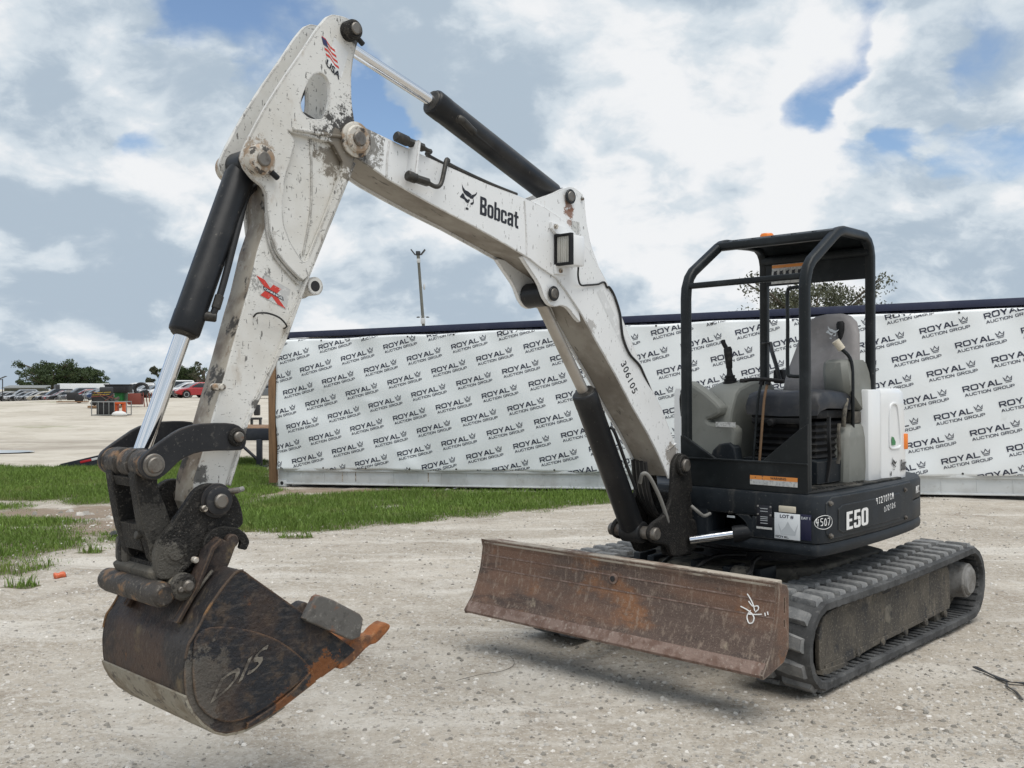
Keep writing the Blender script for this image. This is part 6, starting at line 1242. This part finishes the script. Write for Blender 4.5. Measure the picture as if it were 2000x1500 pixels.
for k in range(2): tube('yellow_bar', [(-.7+.1*k, -.5, .9+.15*k), (.4+.1*k, -.5, .95+.15*k)], .022, 'yellow_paint', mp, 0, 6)
rq = random.Random(5)
for k in range(12): box('machine_part', (rq.uniform(-.9, .9), rq.uniform(-.5, .1), rq.uniform(.25, 1.35)), (rq.uniform(.15, .5), rq.uniform(.1, .4), rq.uniform(.1, .35)), rq.choice(['black_plastic', 'lamp_dark', 'red_oxide', 'dusty_metal']), mp, .03, (rq.uniform(-.4, .4), rq.uniform(-.5, .5), rq.uniform(0, 3)))
for k in range(6): tube('machine_bar', [(rq.uniform(-1, 1), -.5, rq.uniform(.2, .9)), (rq.uniform(-1, 1), -.5, rq.uniform(.7, 1.5))], .025, rq.choice(['dusty_metal', 'red_oxide', 'lamp_dark']), mp, 0, 6)
X_ = at(232, 790, 70); gp_ = thing('green_machine', 'green power unit with black hopper beside the parked cars', 'machinery', X_, R(-5))
box('green_body', (0, 0, .62), (.95, .9, .85), 'green_paint', gp_, .06); box('hopper', (0, 0, 1.26), (1.5, 1.2, .55), 'black_plastic', gp_, .05); box('hopper_rim', (0, 0, 1.55), (1.6, 1.3, .08), 'black_plastic', gp_, .02); box('white_label', (-.2, -.46, .82), (.2, .02, .25), 'decal_white', gp_, .004)
for s in (1, -1): lathe('wheel', (s*.42, -.45, .2), (s*.42+.12*s, -.45, .2), [(0, .15), (.02, .2), (.1, .2), (.12, .15)], 'tyre', gp_, 14)
X_ = at(272, 790, 70); rm = thing('red_machine', 'rust red machine frame with coiled dark parts on legs', 'machinery', X_, R(4))
box('red_tank', (-.25, 0, .55), (.9, .7, .8), 'red_oxide', rm, .05); 
for k in range(3): tube('coil', [(.45*math.cos(a)+.15, -.1+.1*k, 1.25+.4*math.sin(a)) for a in np.linspace(0, 6.0, 12)], .09, 'black_plastic', rm, 2, 7)
for s in (.35, .75): tube('leg', [(s, -.3, 1.0), (s+.12, -.35, 0)], .035, 'red_oxide', rm, 0, 6); tube('leg', [(s, .3, 1.0), (s+.12, .35, 0)], .035, 'red_oxide', rm, 0, 6)
X_ = at(142, 790, 76); wd = thing('welder_cart', 'small dark engine cart with frame in front of the red sedan', 'cart', X_, R(15))
box('engine', (0, 0, .55), (.8, .6, .6), 'black_plastic', wd, .08); box('base', (0, 0, .12), (2.2, .9, .08), 'lumber', wd, .01); lathe('wheel', (.5, -.4, .35), (.5, -.25, .35), [(0, .25), (.03, .33), (.12, .33), (.15, .25)], 'tyre', wd, 16)
for s in (-.9, .9): tube('frame_bar', [(s, -.4, .1), (s, -.4, .9), (s, .4, .9), (s, .4, .1)], .03, 'crate_steel', wd, 0, 6)
# far low clumps of weeds on the sand
# ================================================================== flatbed trailer behind the grass
M('trailer_black', (.014, .017, .026), .5, layers=[((.04, .042, .05), 3, .45, .7, .7)]); M('tape_red', (.50, .02, .03), .35); M('tape_white', (.75, .75, .75), .35)
TR = thing('flatbed_trailer', 'low black flatbed trailer with sloping ramp behind the grass', 'trailer', (-7.4, 22.6, -.25), 0)
plate('dovetail_ramp', [(-2.98, .03), (-2.9, .10), (.6, .90), (.75, .90), (.75, .62), (-.6, .30), (-2.2, .03)], -.10, .10, 'trailer_black', TR, .01); plate('dovetail_ramp', [(-2.98, .03), (-2.9, .10), (.6, .90), (.75, .90), (.75, .62), (-.6, .30), (-2.2, .03)], 2.0, 2.2, 'trailer_black', TR, .01)
box('side_rail', (2.9, 0, .76), (4.5, .12, .27), 'trailer_black', TR, .01); box('side_rail', (2.9, 2.1, .76), (4.5, .12, .27), 'trailer_black', TR, .01)
for k in range(9): box('deck_board', (.9+.48*k, 1.05, .885), (.44, 2.0, .05), 'lumber', TR, .006)
lg = box('support_leg', (1.62, -.02, .32), (.12, .12, .66), 'trailer_black', TR, .01); tube('leg_brace', [(1.58, -.02, .18), (1.1, -.02, .62)], .035, 'trailer_black', TR, 0, 8); box('leg_foot', (1.62, -.02, .02), (.3, .3, .04), 'trailer_black', TR, .01)
for s in (0, 1): box('reflector_tape', (-2.32+.26*s, -.103, .165+.058*s), (.26, .006, .05), 'tape_white' if s else 'tape_red', TR, .001, (0, R(-12.7), 0))
lathe('axle_wheel', (3.2, .1, .35), (3.2, .35, .35), [(0, .28), (.03, .36), (.22, .36), (.25, .28)], 'tyre', TR, 18); cyl('rivet', (1.3, -.07, .80), (1.3, -.055, .80), .03, 'crate_steel', TR, .004, 10)
# rusty gear behind the arm, right of it
X_ = at(500, 808, 46); sg = thing('steel_stand', 'dark steel stand half hidden right of the white arm', 'stand', X_, 0)
box('stand_frame', (0, 0, .35), (.5, .4, .10), 'black_plastic', sg, .02); box('stand_head', (.05, 0, .75), (.25, .3, .5), 'black_plastic', sg, .04)
for s in (-.2, .2): box('stand_leg', (s, 0, .16), (.06, .3, .32), 'black_plastic', sg, .01)

# ================================================================== litter on the gravel
M('can_orange', (.60, .13, .05), .45, layers=[((.75, .70, .66), 40, .6, .7, .8)]); M('can_metal', (.55, .55, .54), .35, .8)
cn_ = thing('crushed_can', 'crushed orange drink can lying on the gravel at left', 'can', (-3.74, 8.16, .0), R(30)); cn_.scale = (.8, .8, .8)
c0 = lathe_mesh((-.06, 0, .034), (.06, 0, .034), [(0, .018), (.004, .026), (.012, .033), (.035, .0325), (.05, .028), (.07, .031), (.10, .033), (.112, .027), (.118, .02)], 18)
for v in c0.vertices: v.co.z = max(.004, v.co.z+.006*math.sin(v.co.x*70)); v.co.y += .006*math.sin(v.co.x*55)
link('can_body', c0, 'can_orange', cn_, 50); lathe('can_lid', (.058, 0, .036), (.066, 0, .037), [(0, .024), (.005, .025), (.006, .018)], 'can_metal', cn_, 18)
def ribbon(name, pts, w, mat, label, cat):
    P = pathpts(pts, 6); V, F = [], []
    for i, p in enumerate(P):
        d = (P[min(i+1, len(P)-1)]-P[max(i-1, 0)]).normalized(); s = Vector((-d.y, d.x, .25*math.sin(i*.6)))*w
        z = float(zfine(p.x, p.y))+.010+p.z; V += [(p.x-s.x, p.y-s.y, z-s.z), (p.x+s.x, p.y+s.y, z+s.z), (p.x+s.x, p.y+s.y, z+s.z-.005), (p.x-s.x, p.y-s.y, z-s.z-.005)]
    for i in range(len(P)-1):
        for k in range(4): F.append((i*4+k, i*4+(k+1) % 4, i*4+4+(k+1) % 4, i*4+4+k))
    F += [(0, 1, 2, 3), tuple(len(V)-4+k for k in (3, 2, 1, 0))]
    return tag(link(name, mesh_of(V, F), mat, None, 50), label, cat)
ribbon('strap', [(2.55, 5.46, .012), (2.575, 5.38, .006), (2.60, 5.27, .004), (2.625, 5.20, .006), (2.72, 5.19, .004), (2.85, 5.24, .004)], .010, 'hose_black', 'dark strap lying on gravel at the right edge', 'strap')
ribbon('strap_tail', [(2.612, 5.22, .004), (2.575, 5.14, .004), (2.57, 5.05, .004), (2.545, 4.93, .004)], .005, 'fitting', 'thin dark cord end branching from the strap at right', 'cord')
wr = link('thin_wire', tube_mesh(pathpts([(-.30, 5.28, .006), (-.18, 5.38, .008), (-.06, 5.46, .005), (.005, 5.56, .008), (.0, 5.70, .008), (-.04, 5.82, .005)], 5), .0013, 5), 'fitting', None, 50); tag(wr, 'thin curved wire on the gravel left of the blade', 'wire')
ribbon('black_rag', [(-4.32, 10.62, .02), (-4.25, 10.68, .05), (-4.17, 10.72, .03), (-4.10, 10.74, .01)], .05, 'hose_black', 'dark rag in the grass tuft behind the bucket link', 'rag')
ribbon('plastic_scrap', [(-5.47, 14.3, .01), (-5.40, 14.36, .03), (-5.33, 14.34, .01)], .045, 'white_sack', 'white scrap of plastic on bare soil left of the link', 'litter')
ribbon('bottle_scrap', [(-1.0, 16.95, .02), (-.9, 16.92, .04), (-.78, 16.9, .02)], .05, 'white_sack', 'pale plastic scrap at the foot of the container rail', 'litter')
